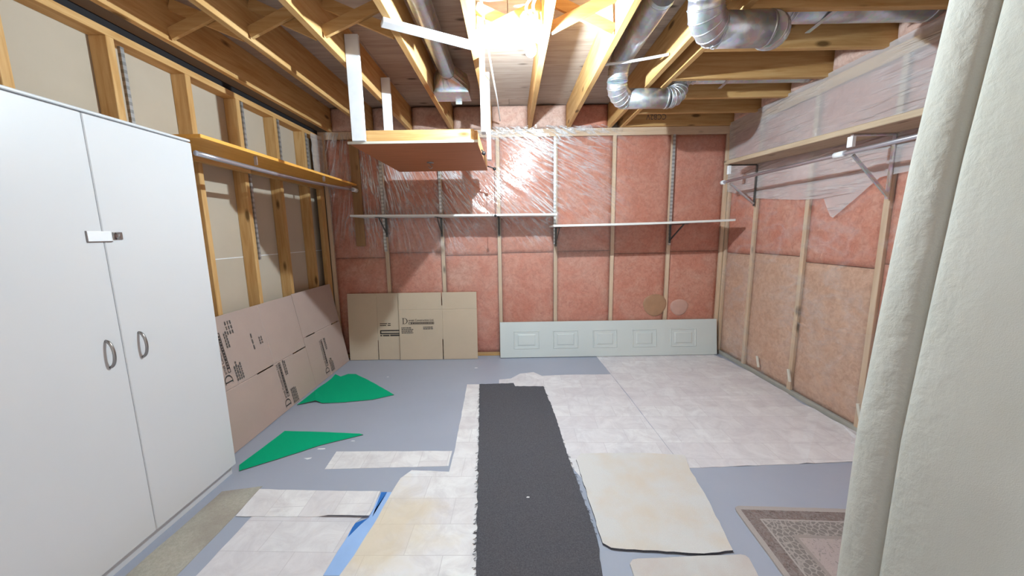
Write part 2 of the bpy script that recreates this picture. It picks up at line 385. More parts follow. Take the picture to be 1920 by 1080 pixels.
# back wall
wb = tag(span('wall_back', (-2.12, 2.47), (D + 0.095, D + 0.115), (0.0, ZS), 'sheathing', None, 0), kind='structure')
STX = [-1.95, -1.355, -0.745, -0.128, 0.482, 1.10, 1.712, 2.290]
for x in STX: span_shared('stud', (x - 0.019, x + 0.019), (D, D + 0.089), (0.038, 2.364), 'stud_wood_z', wb)
span('bottom_plate', (-2.05, 2.4), (D, D + 0.089), (0.0, 0.038), 'lumber_x', wb)
span('top_plate', (-2.05, 2.4), (D, D + 0.089), (2.364, 2.402), 'stud_wood_x', wb)
span('top_plate', (-2.05, 2.4), (D, D + 0.089), (2.402, 2.44), 'stud_wood_x', wb)
def batt(name, a, b, z0, z1, fixed, axis, face, mat, parent, puff=0.02, seed=0.0, nu=14, nv=26):
    """padded insulation batt in a bay; axis 0: wall along x facing -y; axis 1: wall along y facing -x"""
    mb = MB(); thick = 0.075
    def fn(u, v):
        p = a + (b - a) * u; z = z0 + (z1 - z0) * v
        e = min(1.0, min(u, 1 - u) * 6) ** 0.5 * min(1.0, min(v, 1 - v) * 9) ** 0.5
        nz = noise.noise(Vector((p * 3.1 + seed, z * 2.6, seed * 1.7))) * 0.5 + noise.noise(Vector((p * 11 + seed, z * 9, seed))) * 0.22
        q = face + 0.022 - e * (puff + puff * 0.7 * nz)
        return (p, q, z) if axis == 0 else (q, p, z)
    mb.grid(nu, nv, fn)
    # sides and back
    o = 0; n = nu + 1; L = (nu + 1) * (nv + 1); rim = list(range(n)) + [j * n + nu for j in range(1, nv + 1)] + [nv * n + i for i in range(nu - 1, -1, -1)] + [j * n for j in range(nv - 1, 0, -1)]
    for i in rim:
        p = list(mb.v[i]); p[1 if axis == 0 else 0] = face + thick; mb.v.append(tuple(p))
    for k in range(len(rim)):
        k2 = (k + 1) % len(rim); mb.f.append((rim[k], rim[k2], L + k2, L + k)); mb.mi.append(0); mb.sm.append(False)
    mb.f.append(tuple(L + k for k in range(len(rim)))); mb.mi.append(0); mb.sm.append(False)
    c = ((a + b) / 2, face + 0.03, (z0 + z1) / 2) if axis == 0 else (face + 0.03, (a + b) / 2, (z0 + z1) / 2)
    return obj(name, mb, mat, parent, origin=c)
for i in range(len(STX) - 1):
    a, b = STX[i] + 0.021, STX[i + 1] - 0.021
    zs = 1.15 + (-0.02, 0.03, -0.01, 0.01, 0.02, -0.015, 0.0)[i]
    batt('insulation_batt', a, b, 0.04, zs - 0.002, None, 0, D + 0.0, 'pink_insulation', wb, 0.016, i * 3.3)
    batt('insulation_batt', a, b, zs + 0.002, 2.362, None, 0, D + 0.0, 'pink_insulation', wb, 0.016, i * 3.3 + 50)
# clear plastic over the back wall, creased in the mesh, crease highlights painted white
mb = MB()
def pb(u, v):
    x = -1.93 + (XR - 0.01 + 1.93) * u; z = 0.03 + (2.43 - 0.03) * v
    k = max(0.0, min(1.0, (z - 1.0) / 0.6)) * max(0.0, min(1.0, (1.35 - x) / 0.5))
    s = (x - 0.0) * 0.55 + z * 0.83
    w = noise.noise(Vector((s * 13, (x * 0.83 - z * 0.55) * 1.2, 3.0)))
    low = noise.noise(Vector((x * 1.7, z * 1.7, 9.0)))
    return (x, D - 0.007 - 0.004 * low - 0.010 * k * max(0, w), z)
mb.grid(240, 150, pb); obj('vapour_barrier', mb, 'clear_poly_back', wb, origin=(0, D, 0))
# crumpled plastic along the top plate
mb = MB()
def pt(u, v):
    x = -0.25 + 1.42 * u; a = v * 2.4
    w = noise.noise(Vector((x * 16, v * 5, 1.0))) * 0.02
    return (x, D - 0.012 - 0.02 * math.sin(a) - abs(w), 2.385 + 0.075 * v + w)
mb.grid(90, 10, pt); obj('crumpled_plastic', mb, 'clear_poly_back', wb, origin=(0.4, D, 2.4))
# bulges of stained insulation behind the plastic
for (px, py, r, m, nm) in ((1228, 572, 0.135, 'brown_bulge', 'damp_bulge'), (1274, 576, 0.10, 'mauve_bulge', 'damp_bulge')):
    p = on(px, py, 1, D); mb = MB(); o = 0
    n = 28; rings = [(0.0, 0.012), (0.5, 0.011), (0.8, 0.009), (0.95, 0.006), (1.0, -0.004)]
    mb.v = [(p.x, D + 0.006 - 0.012, p.z)]; mb.f = []
    for (q, h) in rings[1:]:
        for k in range(n):
            a = 2 * math.pi * k / n; rr = r * q * (1 + 0.04 * math.sin(3 * a)); mb.v.append((p.x + rr * math.cos(a), D + 0.006 - h, p.z + rr * math.sin(a) * 0.95))
    for k in range(n): mb.f.append((0, 1 + k, 1 + (k + 1) % n))
    for i in range(len(rings) - 2):
        for k in range(n): mb.f.append((1 + i * n + k, 1 + (i + 1) * n + k, 1 + (i + 1) * n + (k + 1) % n, 1 + i * n + (k + 1) % n))
    mb.mi = [0] * len(mb.f); mb.sm = [True] * len(mb.f)
    obj(nm, mb, m, wb, origin=tuple(p))

# right wall
wr = tag(span('wall_right', (XR + 0.095, XR + 0.115), (Y0, D + 0.09), (0.0, ZS), 'sheathing', None, 0), kind='structure')
STY = [3.921, 3.475, 2.868, 2.262, 1.655, 1.048, 0.44, -0.17, -0.78]
for y in STY: span_shared('stud', (XR, XR + 0.089), (y - 0.019, y + 0.019), (0.038, 2.364), 'stud_wood_z', wr)
span('bottom_plate', (XR, XR + 0.089), (Y0, D), (0.0, 0.038), 'sole_plate', wr)
span('top_plate', (XR, XR + 0.089), (Y0, D), (2.364, 2.44), 'lumber_y', wr)
for i in range(len(STY) - 1):
    b, a = STY[i] - 0.021, STY[i + 1] + 0.021
    zs = 1.13 + (0.0, 0.02, -0.02, 0.015, 0, 0.02, 0, 0)[i]
    batt('insulation_batt', a, b, 0.04, zs - 0.002, None, 1, XR, 'tan_insulation' if i < 3 else 'pink_insulation', wr, 0.016, i * 2.7 + 100)
    batt('insulation_batt', a, b, zs + 0.002, 2.362, None, 1, XR, 'pink_insulation', wr, 0.016, i * 2.7 + 150)
mb = MB()
def pr(u, v):
    y = Y0 + (D - 0.012 - Y0) * u; z = 0.045 + 2.385 * v
    return (XR - 0.007 - 0.004 * noise.noise(Vector((y * 1.9, z * 1.9, 4.0))), y, z)
mb.grid(120, 50, pr); obj('vapour_barrier', mb, 'clear_poly_side', wr, origin=(XR, 2, 0))
# second, milky sheet hung over the upper half, ending in a point
tipp = on(1563, 411, 0, XR); t1 = on(1548, 372, 0, XR); t2 = on(1655, 332, 0, XR)
def low_edge(y):
    pts = [(-1.2, 1.80), (1.2, 1.74), (t2.y, t2.z), (tipp.y, tipp.z), (t1.y, t1.z), (2.95, 1.60), (3.45, 1.66), (3.95, 1.78)]
    for (a, za), (b, zb) in zip(pts, pts[1:]):
        if a <= y <= b: return za + (zb - za) * (y - a) / (b - a)
    return 1.8
mb = MB()
def pm(u, v):
    y = 0.2 + (D - 0.02 - 0.2) * u; z0 = low_edge(y); z = z0 + (2.46 - z0) * v
    w = noise.noise(Vector((y * 5 + z * 2, z * 9 - y * 3, 2.0)))
    return (XR - 0.014 - 0.007 * abs(w) - 0.02 * v * v, y, z)
mb.grid(150, 40, pm); obj('overlapping_plastic', mb, 'milky_poly', wr, origin=(XR, 2, 2))

# left wall: studs in front of the back side of a drywall sheet
wl = tag(span('wall_left', (XL - 0.104, XL - 0.09), (Y0, D + 0.09), (0.0, 2.60), 'drywall_back', None, 0), kind='structure')
SLY = [3.955 - 0.0, 3.635, 3.212, 2.795, 2.387, 1.953, 1.53, 1.12, 0.71, 0.30, -0.11, -0.52, -0.93]
for y in SLY:
    if y < 3.9: span_shared('stud', (XL - 0.089, XL), (y - 0.019, y + 0.019), (0.038, 2.364), 'lumber_z', wl)
span_shared('stud', (XL - 0.038, XL), (D - 0.10, D - 0.012), (0.038, 2.364), 'lumber_z', wl)
span('bottom_plate', (XL - 0.089, XL), (Y0, D - 0.05), (0.0, 0.038), 'lumber_y', wl)
span('top_plate', (XL - 0.089, XL), (Y0, D - 0.01), (2.364, 2.402), 'lumber_y', wl)
span('gap_shade_strip', (XL - 0.089, XL - 0.02), (Y0, D - 0.01), (2.402, ZJ + 0.01), 'gap_shade_black', wl, 0)  # black strip added as the open gap's shade, also keeps outside light out
for zz in (1.225,):
    span('drywall_joint', (XL - 0.0898, XL - 0.0885), (0.5, D), (zz - 0.003, zz + 0.003), 'scrap_white', wl, 0)
for (y, z0, z1) in ((2.001, 1.55, 2.34), (2.832, 1.2, 2.36), (3.25, 1.9, 2.36), (3.672, 1.9, 2.36)):
    span('slotted_standard', (XL - 0.012, XL + 0.004), (y - 0.009, y + 0.009), (z0, z1), 'slotted_steel', wl, 0)
mb = MB()
mb.grid(10, 20, lambda u, v: (XL + 0.045 - 0.03 * (1 - u) + 0.008 * noise.noise(Vector((u * 3, v * 7, 0))), D - 0.05 - 0.16 * (1 - u), 1.92 + 0.46 * v))
tag(obj('plastic_offcut', mb, 'milky_poly', None, origin=(XL, D, 2.1)), 'hazy plastic offcut hanging in the corner above the orange shelf', 'plastic sheet')

# ceiling: plywood subfloor, joists, bridging
ceil = tag(span('ceiling', (-2.2, 2.5), (Y0, 4.1), (ZS + 0.018, ZS + 0.04), 'sheathing', None, 0), kind='structure')
k = 0
for (ya, yb) in ((-1.1, 0.10), (0.10, 1.32), (1.32, 2.54), (2.54, 3.76), (3.76, 4.1)):
    for (xa, xb) in ((-2.2, 0.0), (0.0, 2.5)) if k % 2 == 0 else ((-2.2, -1.0), (-1.0, 1.35), (1.35, 2.5)):
        span('plywood_sheet', (xa + 0.0015, xb - 0.0015), (ya + 0.0015, yb - 0.0015), (ZS, ZS + 0.018), 'plywood', ceil, 0)
    k += 1
JX = [-1.866, -1.433, -1.03, -0.60, -0.20, 0.21, 0.61]
for x in JX: span_shared('joist', (x - 0.019, x + 0.019), (Y0, D + 0.09), (ZJ, ZS), 'lumber_y', ceil)
for x in (1.04, 1.168): span_shared('joist', (x - 0.019, x + 0.019), (Y0, D + 0.09), (ZJ, ZS), 'lumber_y', ceil)
JY = [3.92, 3.515, 3.15, 2.775, 2.355, 1.96, 1.55, 1.15, 0.75, 0.35, -0.05, -0.45, -0.85]
for y in JY: span_shared('joist', (1.187, XR + 0.09), (y - 0.019, y + 0.019), (ZJ, ZS), 'lumber_x', ceil)
# insulation stuffed in the joist ends: back and right
for i in range(len(JX) - 1):
    batt('rim_insulation', JX[i] + 0.021, JX[i + 1] - 0.021, ZJ + 0.002, ZS - 0.002, None, 0, D - 0.01, 'rim_insulation', ceil, 0.05, i * 5.1 + 7, 12, 10)
batt('rim_insulation', JX[-1] + 0.021, 1.019, ZJ + 0.002, ZS - 0.002, None, 0, D - 0.01, 'pink_insulation', ceil, 0.04, 77, 12, 10)
for i in range(len(JY) - 3):
    batt('rim_insulation', JY[i + 1] + 0.021, JY[i] - 0.021, ZJ + 0.002, ZS - 0.002, None, 1, XR - 0.01, 'rim_insulation', ceil, 0.055, i * 4.3 + 31, 12, 10)
# cross bridging
def bridge(a, b, y):
    for s, yy in ((0, y - 0.012), (1, y + 0.012)):
        za, zb = (ZJ + 0.034, ZS - 0.04) if s == 0 else (ZS - 0.04, ZJ + 0.034)
        mb = MB(); mb.beam((a + 0.022, yy, za), (b - 0.022, yy, zb), 0.019, 0.060, 0, up=(0, 0, 1))
        obj('bridging_brace', mb, 'lumber_x', ceil, origin=((a + b) / 2, yy, (za + zb) / 2), bevel=0.001)
for i in (0, 1, 2, 4, 5): bridge(JX[i], JX[i + 1], 2.24 if i == 4 else 2.17)
for i in (0, 1, 2, 4, 5): bridge(JX[i], JX[i + 1], 0.2)
mb = MB(); mb.beam((-0.63, 1.985, ZJ - 0.012), (-0.185, 2.235, ZJ - 0.012), 0.066, 0.02); obj('bottom_brace', mb, 'white_paint', ceil, origin=(-0.4, 2.1, ZJ), bevel=0.002)

# ------------------------------------------------------------------ wardrobe cabinet
CX = -1.63
wc = empty('wardrobe_cabinet', (-1.80, 1.46, 0), 'tall white two-door wardrobe cabinet with hasp latch against stud wall', 'cabinet')
mb = MB(); mb.box((-1.808, 1.46, 0.955), (0.312, 0.96, 1.81)); obj('body', mb, 'white_laminate', wc, bevel=0.003)
mb = MB(); mb.box((-1.812, 1.46, 0.0255), (0.30, 0.955, 0.049)); obj('toe_kick', mb, 'white_laminate', wc)
mb = MB(); mb.box((-1.803, 1.46, 1.866), (0.33, 0.972, 0.012)); obj('top_panel', mb, 'white_laminate', wc, bevel=0.003)
for (ya, yb, hy) in ((0.982, 1.4595, 1.395), (1.4615, 1.938, 1.525)):
    mb = MB(); mb.box((CX - 0.010, (ya + yb) / 2, 0.958), (0.018, yb - ya, 1.79))
    d = obj('door', mb, 'white_laminate', wc, origin=(CX - 0.01, ya, 0.06), bevel=0.003)
    h = MB(); N = 14; zc = 0.915
    h.tube([(CX - 0.001 + 0.026 * math.sin(math.pi * i / N), hy + 0.004, zc - 0.055 * math.cos(math.pi * i / N)) for i in range(N + 1)], 0.0055, 8)
    tag(obj('handle', h, 'handle_metal', d), 'dark metal bow handle')
mb = MB(); mb.box((CX + 0.001, 1.445, 1.385), (0.004, 0.085, 0.040)); hp = tag(obj('hasp_plate', mb, 'white_paint', wc, bevel=0.001), 'small metal hasp latch')
mb = MB(); mb.box((CX + 0.001, 1.512, 1.386), (0.004, 0.035, 0.030)); mb.tube([(CX + 0.003 + 0.012 * math.sin(math.pi * i / 8), 1.505, 1.386 - 0.012 * math.cos(math.pi * i / 8)) for i in range(9)], 0.003, 6); obj('staple', mb, 'handle_metal', hp)
mb = MB(); mb.box((CX + 0.0, 1.445, 1.3635), (0.006, 0.088, 0.004)); mb.box((CX, 1.4015, 1.385), (0.006, 0.003, 0.042)); obj('hasp_edge', mb, 'handle_metal', hp)

# ------------------------------------------------------------------ left shelf boards, cleats and rod
LXF = -1.59
a = tag(span('shelf_board', (XL + 0.004, LXF), (1.955, 2.80), (1.884, 1.903), 'shelf_wood_y', None), 'orange plywood shelf board beside the white cabinet, nearer of the pair', 'shelf', 'orange boards on the stud wall')
b = tag(span('shelf_board', (XL + 0.004, LXF - 0.01), (2.803, D - 0.06), (1.888, 1.906), 'shelf_wood_y', None), 'orange plywood shelf board reaching the pink insulated corner', 'shelf', 'orange boards on the stud wall')
for o_, ya, yb, zt in ((a, 1.96, 2.79, 1.883), (b, 2.805, D - 0.11, 1.887)):
    mb = MB(); mb.box((XL + 0.022, (ya + yb) / 2, zt - 0.02), (0.036, yb - ya, 0.038)); obj('cleat', mb, 'lumber_y', o_, bevel=0.002)
mb = MB()
pa = Vector((-1.625, 1.952, 1.808)); pz = Vector((-1.615, D - 0.13, 1.842))
mb.tube([pa.lerp(pz, i / 12) + Vector((0, 0, -0.018 * math.sin(math.pi * i / 12))) for i in range(13)], 0.014, 12)
rl = tag(obj('closet_rod', mb, 'rod_metal', None, origin=tuple(pa)), 'lilac grey metal closet rod under orange shelf boards', 'rod')
for y in (2.40, 3.24):
    q = pa.lerp(pz, (y - pa.y) / (pz.y - pa.y)); mb = MB(); mb.beam((q.x, y, q.z + 0.012), (q.x, y, 1.884 if y < 2.8 else 1.888), 0.02, 0.004, up=(0, 1, 0)); obj('hanger', mb, 'rod_metal', rl)
mb = MB(); mb.tube([(pz.x, pz.y, pz.z), (pz.x, pz.y + 0.085, pz.z)], 0.022, 12); obj('end_socket', mb, 'white_paint', rl)
tag(span('support_board', (-1.665, -1.57), (D - 0.035, D - 0.014), (1.26, 2.36), 'dark_board', None), 'dark brown vertical board fixed to pink wall beside corner shelf', 'board')

# ------------------------------------------------------------------ back wall shelves
def bracket(o_, x, z, yf):
    mb = MB(); mb.beam((x, D - 0.02, z - 0.004), (x, yf + 0.06, z - 0.004), 0.022, 0.006); mb.beam((x, D - 0.02, z - 0.2), (x, D - 0.02, z - 0.002), 0.022, 0.006, up=(0, 1, 0)); mb.beam((x, D - 0.018, z - 0.17), (x, yf + 0.14, z - 0.006), 0.007, 0.016)
    obj('bracket', mb, 'bracket_dark', o_)
mb = MB(); N = 24
def bent(mb, x0, x1, z0, z1, sag, ya, yb, th):
    pts = [(x0 + (x1 - x0) * i / N, z0 + (z1 - z0) * i / N - sag * math.sin(math.pi * i / N)) for i in range(N + 1)]
    o = len(mb.v)
    for x, z in pts: mb.v += [(x, ya, z), (x, yb, z), (x, yb, z + th), (x, ya, z + th)]
    for i in range(N):
        a_ = o + i * 4
        for j in range(4): mb.f.append((a_ + j, a_ + (j + 1) % 4, a_ + 4 + (j + 1) % 4, a_ + 4 + j)); mb.mi.append(0); mb.sm.append(False)
    mb.f += [(o, o + 1, o + 2, o + 3), (o + N * 4, o + N * 4 + 3, o + N * 4 + 2, o + N * 4 + 1)]; mb.mi += [0, 0]; mb.sm += [False, False]
bent(mb, -1.566, 0.452, 1.556, 1.540, 0.002, 3.575, D - 0.022, 0.019)
s1 = tag(obj('wall_shelf', mb, 'shelf_white', None, origin=(-0.55, 3.75, 1.55)), 'long straight ivory wall shelf below the hanging plywood platform', 'shelf')
for x, z in ((-1.335, 1.554), (-0.745, 1.549), (-0.128, 1.545)): bracket(s1, x, z, 3.575)
mb = MB(); bent(mb, 0.405, 2.135, 1.428, 1.455, 0.006, 3.475, D - 0.022, 0.019)
s2 = tag(obj('wall_shelf', mb, 'shelf_white', None, origin=(1.3, 3.75, 1.44)), 'shorter sagging white wall shelf above the panelled door section', 'shelf')
for x, z in ((0.482, 1.425), (1.712, 1.440)): bracket(s2, x, z, 3.475)
for (x, z0, z1) in ((-1.36, 1.20, 2.36), (0.470, 1.25, 2.36), (1.712, 1.22, 2.36)):
    tag(span('shelf_standard', (x - 0.0125, x + 0.0125), (D - 0.021, D - 0.013), (z0, z1), 'slotted_steel', None, 0),
        {-1.36: 'slotted steel upright strip behind the hanging platform', 0.470: 'slotted steel upright strip where the two white shelves meet', 1.712: 'slotted steel upright strip above the middle of the sagging white shelf'}[x], 'shelf standard')
tag(span('shelf_standard', (-0.757, -0.733), (D - 0.021, D - 0.013), (1.60, 2.36), 'slotted_steel', None, 0), 'slotted steel upright strip behind the platform, halfway along the ivory shelf', 'shelf standard')

# ------------------------------------------------------------------ right shelf, rod, brackets
mb = MB(); A = Vector((2.0, 3.50, 1.972)); B = Vector((2.0, 0.9, 1.868))
o = 0
for p in (A, B): mb.v += [(2.0, p.y, p.z), (XR - 0.03, p.y, p.z), (XR - 0.03, p.y, p.z + 0.036), (2.0, p.y, p.z + 0.036)]
mb.f = [(0, 1, 5, 4), (1, 2, 6, 5), (2, 3, 7, 6), (3, 0, 4, 7), (0, 3, 2, 1), (4, 5, 6, 7)]; mb.mi = [0] * 6; mb.sm = [False] * 6
rs = tag(obj('plank_shelf', mb, 'plank_y', None, origin=(2.15, 2.3, 1.93), bevel=0.004), 'long thick wooden plank shelf on the right insulated wall above metal rod', 'shelf')
def rz(y): return A.z + (B.z - A.z) * (A.y - y) / (A.y - B.y)
for y in (3.46, 2.24):
    mb = MB(); mb.beam((XR - 0.024, y, rz(y) - 0.38), (XR - 0.024, y, rz(y) - 0.006), 0.02, 0.008, up=(1, 0, 0)); mb.beam((XR - 0.03, y, rz(y) - 0.007), (2.03, y, rz(y) - 0.007), 0.02, 0.009)
    obj('bracket', mb, 'galvanised' if y < 3 else 'bracket_dark', rs)
    mb = MB(); mb.beam((XR - 0.03, y - 0.005, rz(y) - 0.36), (2.045, y - 0.005, 1.80), 0.012, 0.016); obj('diagonal_brace', mb, 'galvanised', rs)
mb = MB(); mb.box((2.03, 2.24, rz(2.24) - 0.045), (0.02, 0.035, 0.06)); obj('rod_hook', mb, 'white_paint', rs)
mb = MB(); mb.box((2.03, 3.46, rz(3.46) - 0.05), (0.02, 0.03, 0.075)); obj('rod_hook', mb, 'white_paint', rs)
mb = MB(); mb.tube([(2.02, 3.52, 1.818), (2.02, 2.2, 1.816), (2.02, 0.9, 1.814)], 0.013, 12)
rr = tag(obj('closet_rod', mb, 'rod_metal', None, origin=(2.02, 2.2, 1.816)), 'long grey metal closet rod under the plank shelf on right wall', 'rod')
mb = MB(); mb.tube([(2.02, 3.545, 1.818), (2.02, 3.505, 1.818)], 0.02, 12); obj('end_cap', mb, 'white_paint', rr)
mb = MB(); mb.tube([(2.02, 2.33, 1.816), (2.02, 2.26, 1.816)], 0.019, 12); obj('collar', mb, 'white_paint', rr)
for px, py, wh in ((1422, 678, 'nearest the panelled door section'), (1481, 704, 'halfway along the vinyl sheet'), (1613, 772, 'below the diagonal brace')):
    p = on(px, py, 0, XR - 0.02); mb = MB(); mb.beam((XR - 0.022, p.y - 0.01, p.z - 0.05), (XR - 0.03, p.y + 0.012, p.z + 0.05), 0.02, 0.010, up=(1, 0, 0))
    tag(obj('wood_shim', mb, 'cream_edge', None, origin=(XR - 0.025, p.y, p.z)), 'small pale wood shim at the foot of the insulated wall, ' + wh, 'shim', 'wood shims on right wall')

# ------------------------------------------------------------------ hanging platform
ZP = 1.958
hp = empty('hanging_platform', (-0.63, 3.0, ZP), 'plywood storage platform hung from the joists on white slats', 'platform')
mb = MB(); mb.box((-0.625, 2.985, ZP + 0.008), (0.83, 1.06, 0.012)); obj('deck', mb, 'hardboard', hp, bevel=0.001)
mb = MB(); mb.box((-0.625, 2.449, ZP + 0.008), (0.845, 0.010, 0.015)); obj('edge_strip', mb, 'cream_edge', hp)
for (x, y, dx, dy) in ((-0.595, 2.478, 0.73, 0.036), (-0.595, 3.49, 0.73, 0.036), (-0.228, 2.985, 0.034, 0.975), (-0.955, 2.985, 0.034, 0.975)):
    mb = MB(); mb.box((x, y, ZP + 0.015 + 0.036), (dx, dy, 0.07)); obj('frame_rail', mb, 'lumber_x' if dx > dy else 'lumber_y', hp, origin=(x, y, ZP + 0.05), bevel=0.002)
for (x, y, dx, dy, z0) in ((-0.966, 2.435, 0.085, 0.02, ZP + 0.014), (-0.972, 3.06, 0.07, 0.02, ZP + 0.014), (-0.164, 2.43, 0.030, 0.075, ZP + 0.05), (-0.164, 3.02, 0.030, 0.075, ZP - 0.0)):
    mb = MB(); mb.box((x, y, (z0 + 2.60) / 2), (dx, dy, 2.60 - z0)); tag(obj('hanging_slat', mb, 'white_paint', hp, origin=(x, y, 2.2), bevel=0.002), 'white painted slat')
hk = MB(); c = Vector((-0.654, 3.085, ZP + 0.002)); hk.lathe([(0.028, 0.0), (0.028, -0.006), (0.010, -0.010)], c, 16); hk.tube([c + Vector((0.0, 0, -0.008)), c + Vector((0, 0, -0.022))] + [c + Vector((0.014 * math.sin(t * 0.5), 0, -0.036 + 0.014 * math.cos(t * 0.5))) for t in range(0, 11)], 0.0032, 6)
obj('hook', hk, 'handle_metal', hp)
for (x, y, z) in ((-0.142, 3.40, ZP + 0.0), (-0.19, 2.75, ZP + 0.0)):
    mb = MB(); mb.lathe([(0.004, -0.014), (0.013, -0.008), (0.015, 0.0), (0.013, 0.008), (0.004, 0.014)], (x, y, z - 0.005), 12); mb.tube([(x, y, z), (-0.205, y, z + 0.02)], 0.005, 6); obj('knob', mb, 'black_plastic', hp)
mb = MB(); mb.tube([(-0.142, 3.40, ZP - 0.02), (-0.145, 3.40, 1.75), (-0.143, 3.41, 1.545)], 0.0022, 6)
ct = tag(obj('pull_cord', mb, 'black_plastic', hp, origin=(-0.142, 3.40, ZP - 0.02)), 'thin black cord')
mb = MB(); mb.lathe([(0.004, -0.012), (0.011, -0.006), (0.011, 0.006), (0.004, 0.012)], (-0.143, 3.41, 1.535), 10); obj('cord_bob', mb, 'black_plastic', ct)

# ------------------------------------------------------------------ lamp
bx, by, bz = 0.123, 2.12, 2.475
lp = empty('ceiling_lamp', (bx, by, bz), 'bare glowing bulb in a white porcelain keyless lampholder beside the joist', 'lamp')
mb = MB(); mb.lathe([(0.056, 0.0), (0.056, 0.045)], (bx - 0.002, by, bz), 8, smooth=False); obj('junction_box', mb, 'galvanised', lp)
mb = MB(); mb.lathe([(0.022, -0.058), (0.024, -0.040), (0.030, -0.030), (0.052, -0.024), (0.064, -0.012), (0.064, -0.001)], (bx, by, bz), 28); obj('lampholder', mb, 'porcelain', lp)
mb = MB(); mb.lathe([(0.002, -0.158), (0.016, -0.155), (0.026, -0.145), (0.030, -0.130), (0.029, -0.115), (0.022, -0.093), (0.015, -0.075), (0.013, -0.059)], (bx, by, bz), 20); bb = obj('bulb', mb, 'bulb_glass', lp)
mb = MB(); mb.lathe([(0.001, -0.012), (0.006, -0.0104), (0.0104, -0.006), (0.012, 0.0), (0.0104, 0.006), (0.006, 0.0104), (0.001, 0.012)], (bx, by, bz - 0.122), 14); obj('filament', mb, 'lit_bulb', bb)
def cable(pts, r, label):
    pts = [Vector(p) for p in pts]; out = []
    for i in range(len(pts) - 1):
        p0, p1, p2, p3 = pts[max(i - 1, 0)], pts[i], pts[i + 1], pts[min(i + 2, len(pts) - 1)]
        for k in range(8):
            t = k / 8; out.append(0.5 * ((2 * p1) + (p2 - p0) * t + (2 * p0 - 5 * p1 + 4 * p2 - p3) * t * t + (3 * p1 - p0 - 3 * p2 + p3) * t ** 3))
    out.append(pts[-1]); mb = MB(); mb.tube(out, r, 8); return tag(obj('electric_cable', mb, 'cable_white', None, origin=tuple(pts[0])), label, 'cable')
cable([(0.10, 0.2, 2.62), (0.10, 1.35, 2.61), (0.09, 1.75, 2.56), (0.125, 1.93, 2.53), (0.095, 2.0, 2.50), (0.105, 2.065, 2.50)], 0.0075, 'white electric cable looping down to the lamp box, further from the joist')
cable([(0.16, 0.2, 2.62), (0.16, 1.35, 2.61), (0.15, 1.72, 2.57), (0.168, 1.90, 2.54), (0.13, 1.99, 2.505), (0.14, 2.065, 2.505)], 0.0075, 'white electric cable looping down to the lamp box, running along the joist')
cable([(0.632, 2.60, 2.475), (0.78, 2.545, 2.468), (0.92, 2.50, 2.470), (1.018, 2.47, 2.475)], 0.009, 'short grey cable crossing between joists above round duct')
cable([(-0.15, 1.2, 2.60), (-0.13, 2.5, 2.56), (-0.10, 3.2, 2.48), (-0.09, 3.75, 2.47)], 0.007, 'thin cable along the joist behind the white platform slats')

# ------------------------------------------------------------------ ducts
def arc(p0, d0, d1, r, n=5):
    """quarter bend from point p0 heading d0, turning to d1"""
    p0, d0, d1 = Vector(p0), Vector(d0), Vector(d1); c = p0 + d1 * r
    return [c - d1 * r * math.cos(a) + d0 * r * math.sin(a) for a in [math.pi / 2 * i / n for i in range(n + 1)]]
def ring(mb, p, t, r):
    p, t = Vector(p), Vector(t).normalized(); mb.tube([p - t * 0.004, p, p + t * 0.004], [r + 0.001, r + 0.0045, r + 0.001], 20, cap=True)
def duct(root, pieces, r):
    for kind, pts in pieces:
        mb = MB(); pts = [Vector(p) for p in pts]
        if kind == 'straight_pipe': mb.tube(pts, r, 22)
        else:
            for a_, b_ in zip(pts, pts[1:]): pass
            mb.tube(pts, r * 1.015, 22, smooth=True)
        o_ = obj(kind, mb, 'galvanised', root, origin=tuple(pts[0]))
        if kind == 'elbow': rl_ = [(pts[i], pts[min(i + 1, len(pts) - 1)] - pts[max(i - 1, 0)]) for i in range(len(pts))]
        else: rl_ = [(pts[0].lerp(pts[-1], q), pts[-1] - pts[0]) for q in (0.04, 0.96)]
        for p_, t_ in rl_:
            rg = MB(); ring(rg, p_, t_, r); obj('seam_ring', rg, 'galvanised', o_, origin=tuple(p_))
X_, Y_, Z_ = Vector((1, 0, 0)), Vector((0, 1, 0)), Vector((0, 0, 1))
# duct looping under the double joist near the back
r = 0.070
dB = empty('round_duct', (0.8, 2.0, 2.3), 'galvanised round duct looping under the double joist towards the back wall', 'duct')
e1 = arc((0.782, 2.665, 2.555), Y_, -Z_, 0.115); e2 = arc(e1[-1] + -Z_ * 0.0, -Z_, X_, 0.085)
e2 = [p + (Vector((0, 0.10, 0)) * (i / 5)) for i, p in enumerate(e2)]
xe = e2[-1]; e3 = arc(xe + X_ * 0.32, X_, Z_, 0.09); e3 = [p + Vector((0, 0.03 * (i / 5), 0)) for i, p in enumerate(e3)]
e4 = arc(e3[-1] + Z_ * 0.005, Z_, X_, 0.085)
duct(dB, [('straight_pipe', [(0.782, 2.0, 2.555), e1[0]]), ('elbow', e1), ('elbow', e2), ('straight_pipe', [xe, xe + X_ * 0.32]), ('elbow', e3), ('elbow', e4), ('straight_pipe', [e4[-1], (2.27, e4[-1].y, e4[-1].z)])], r)
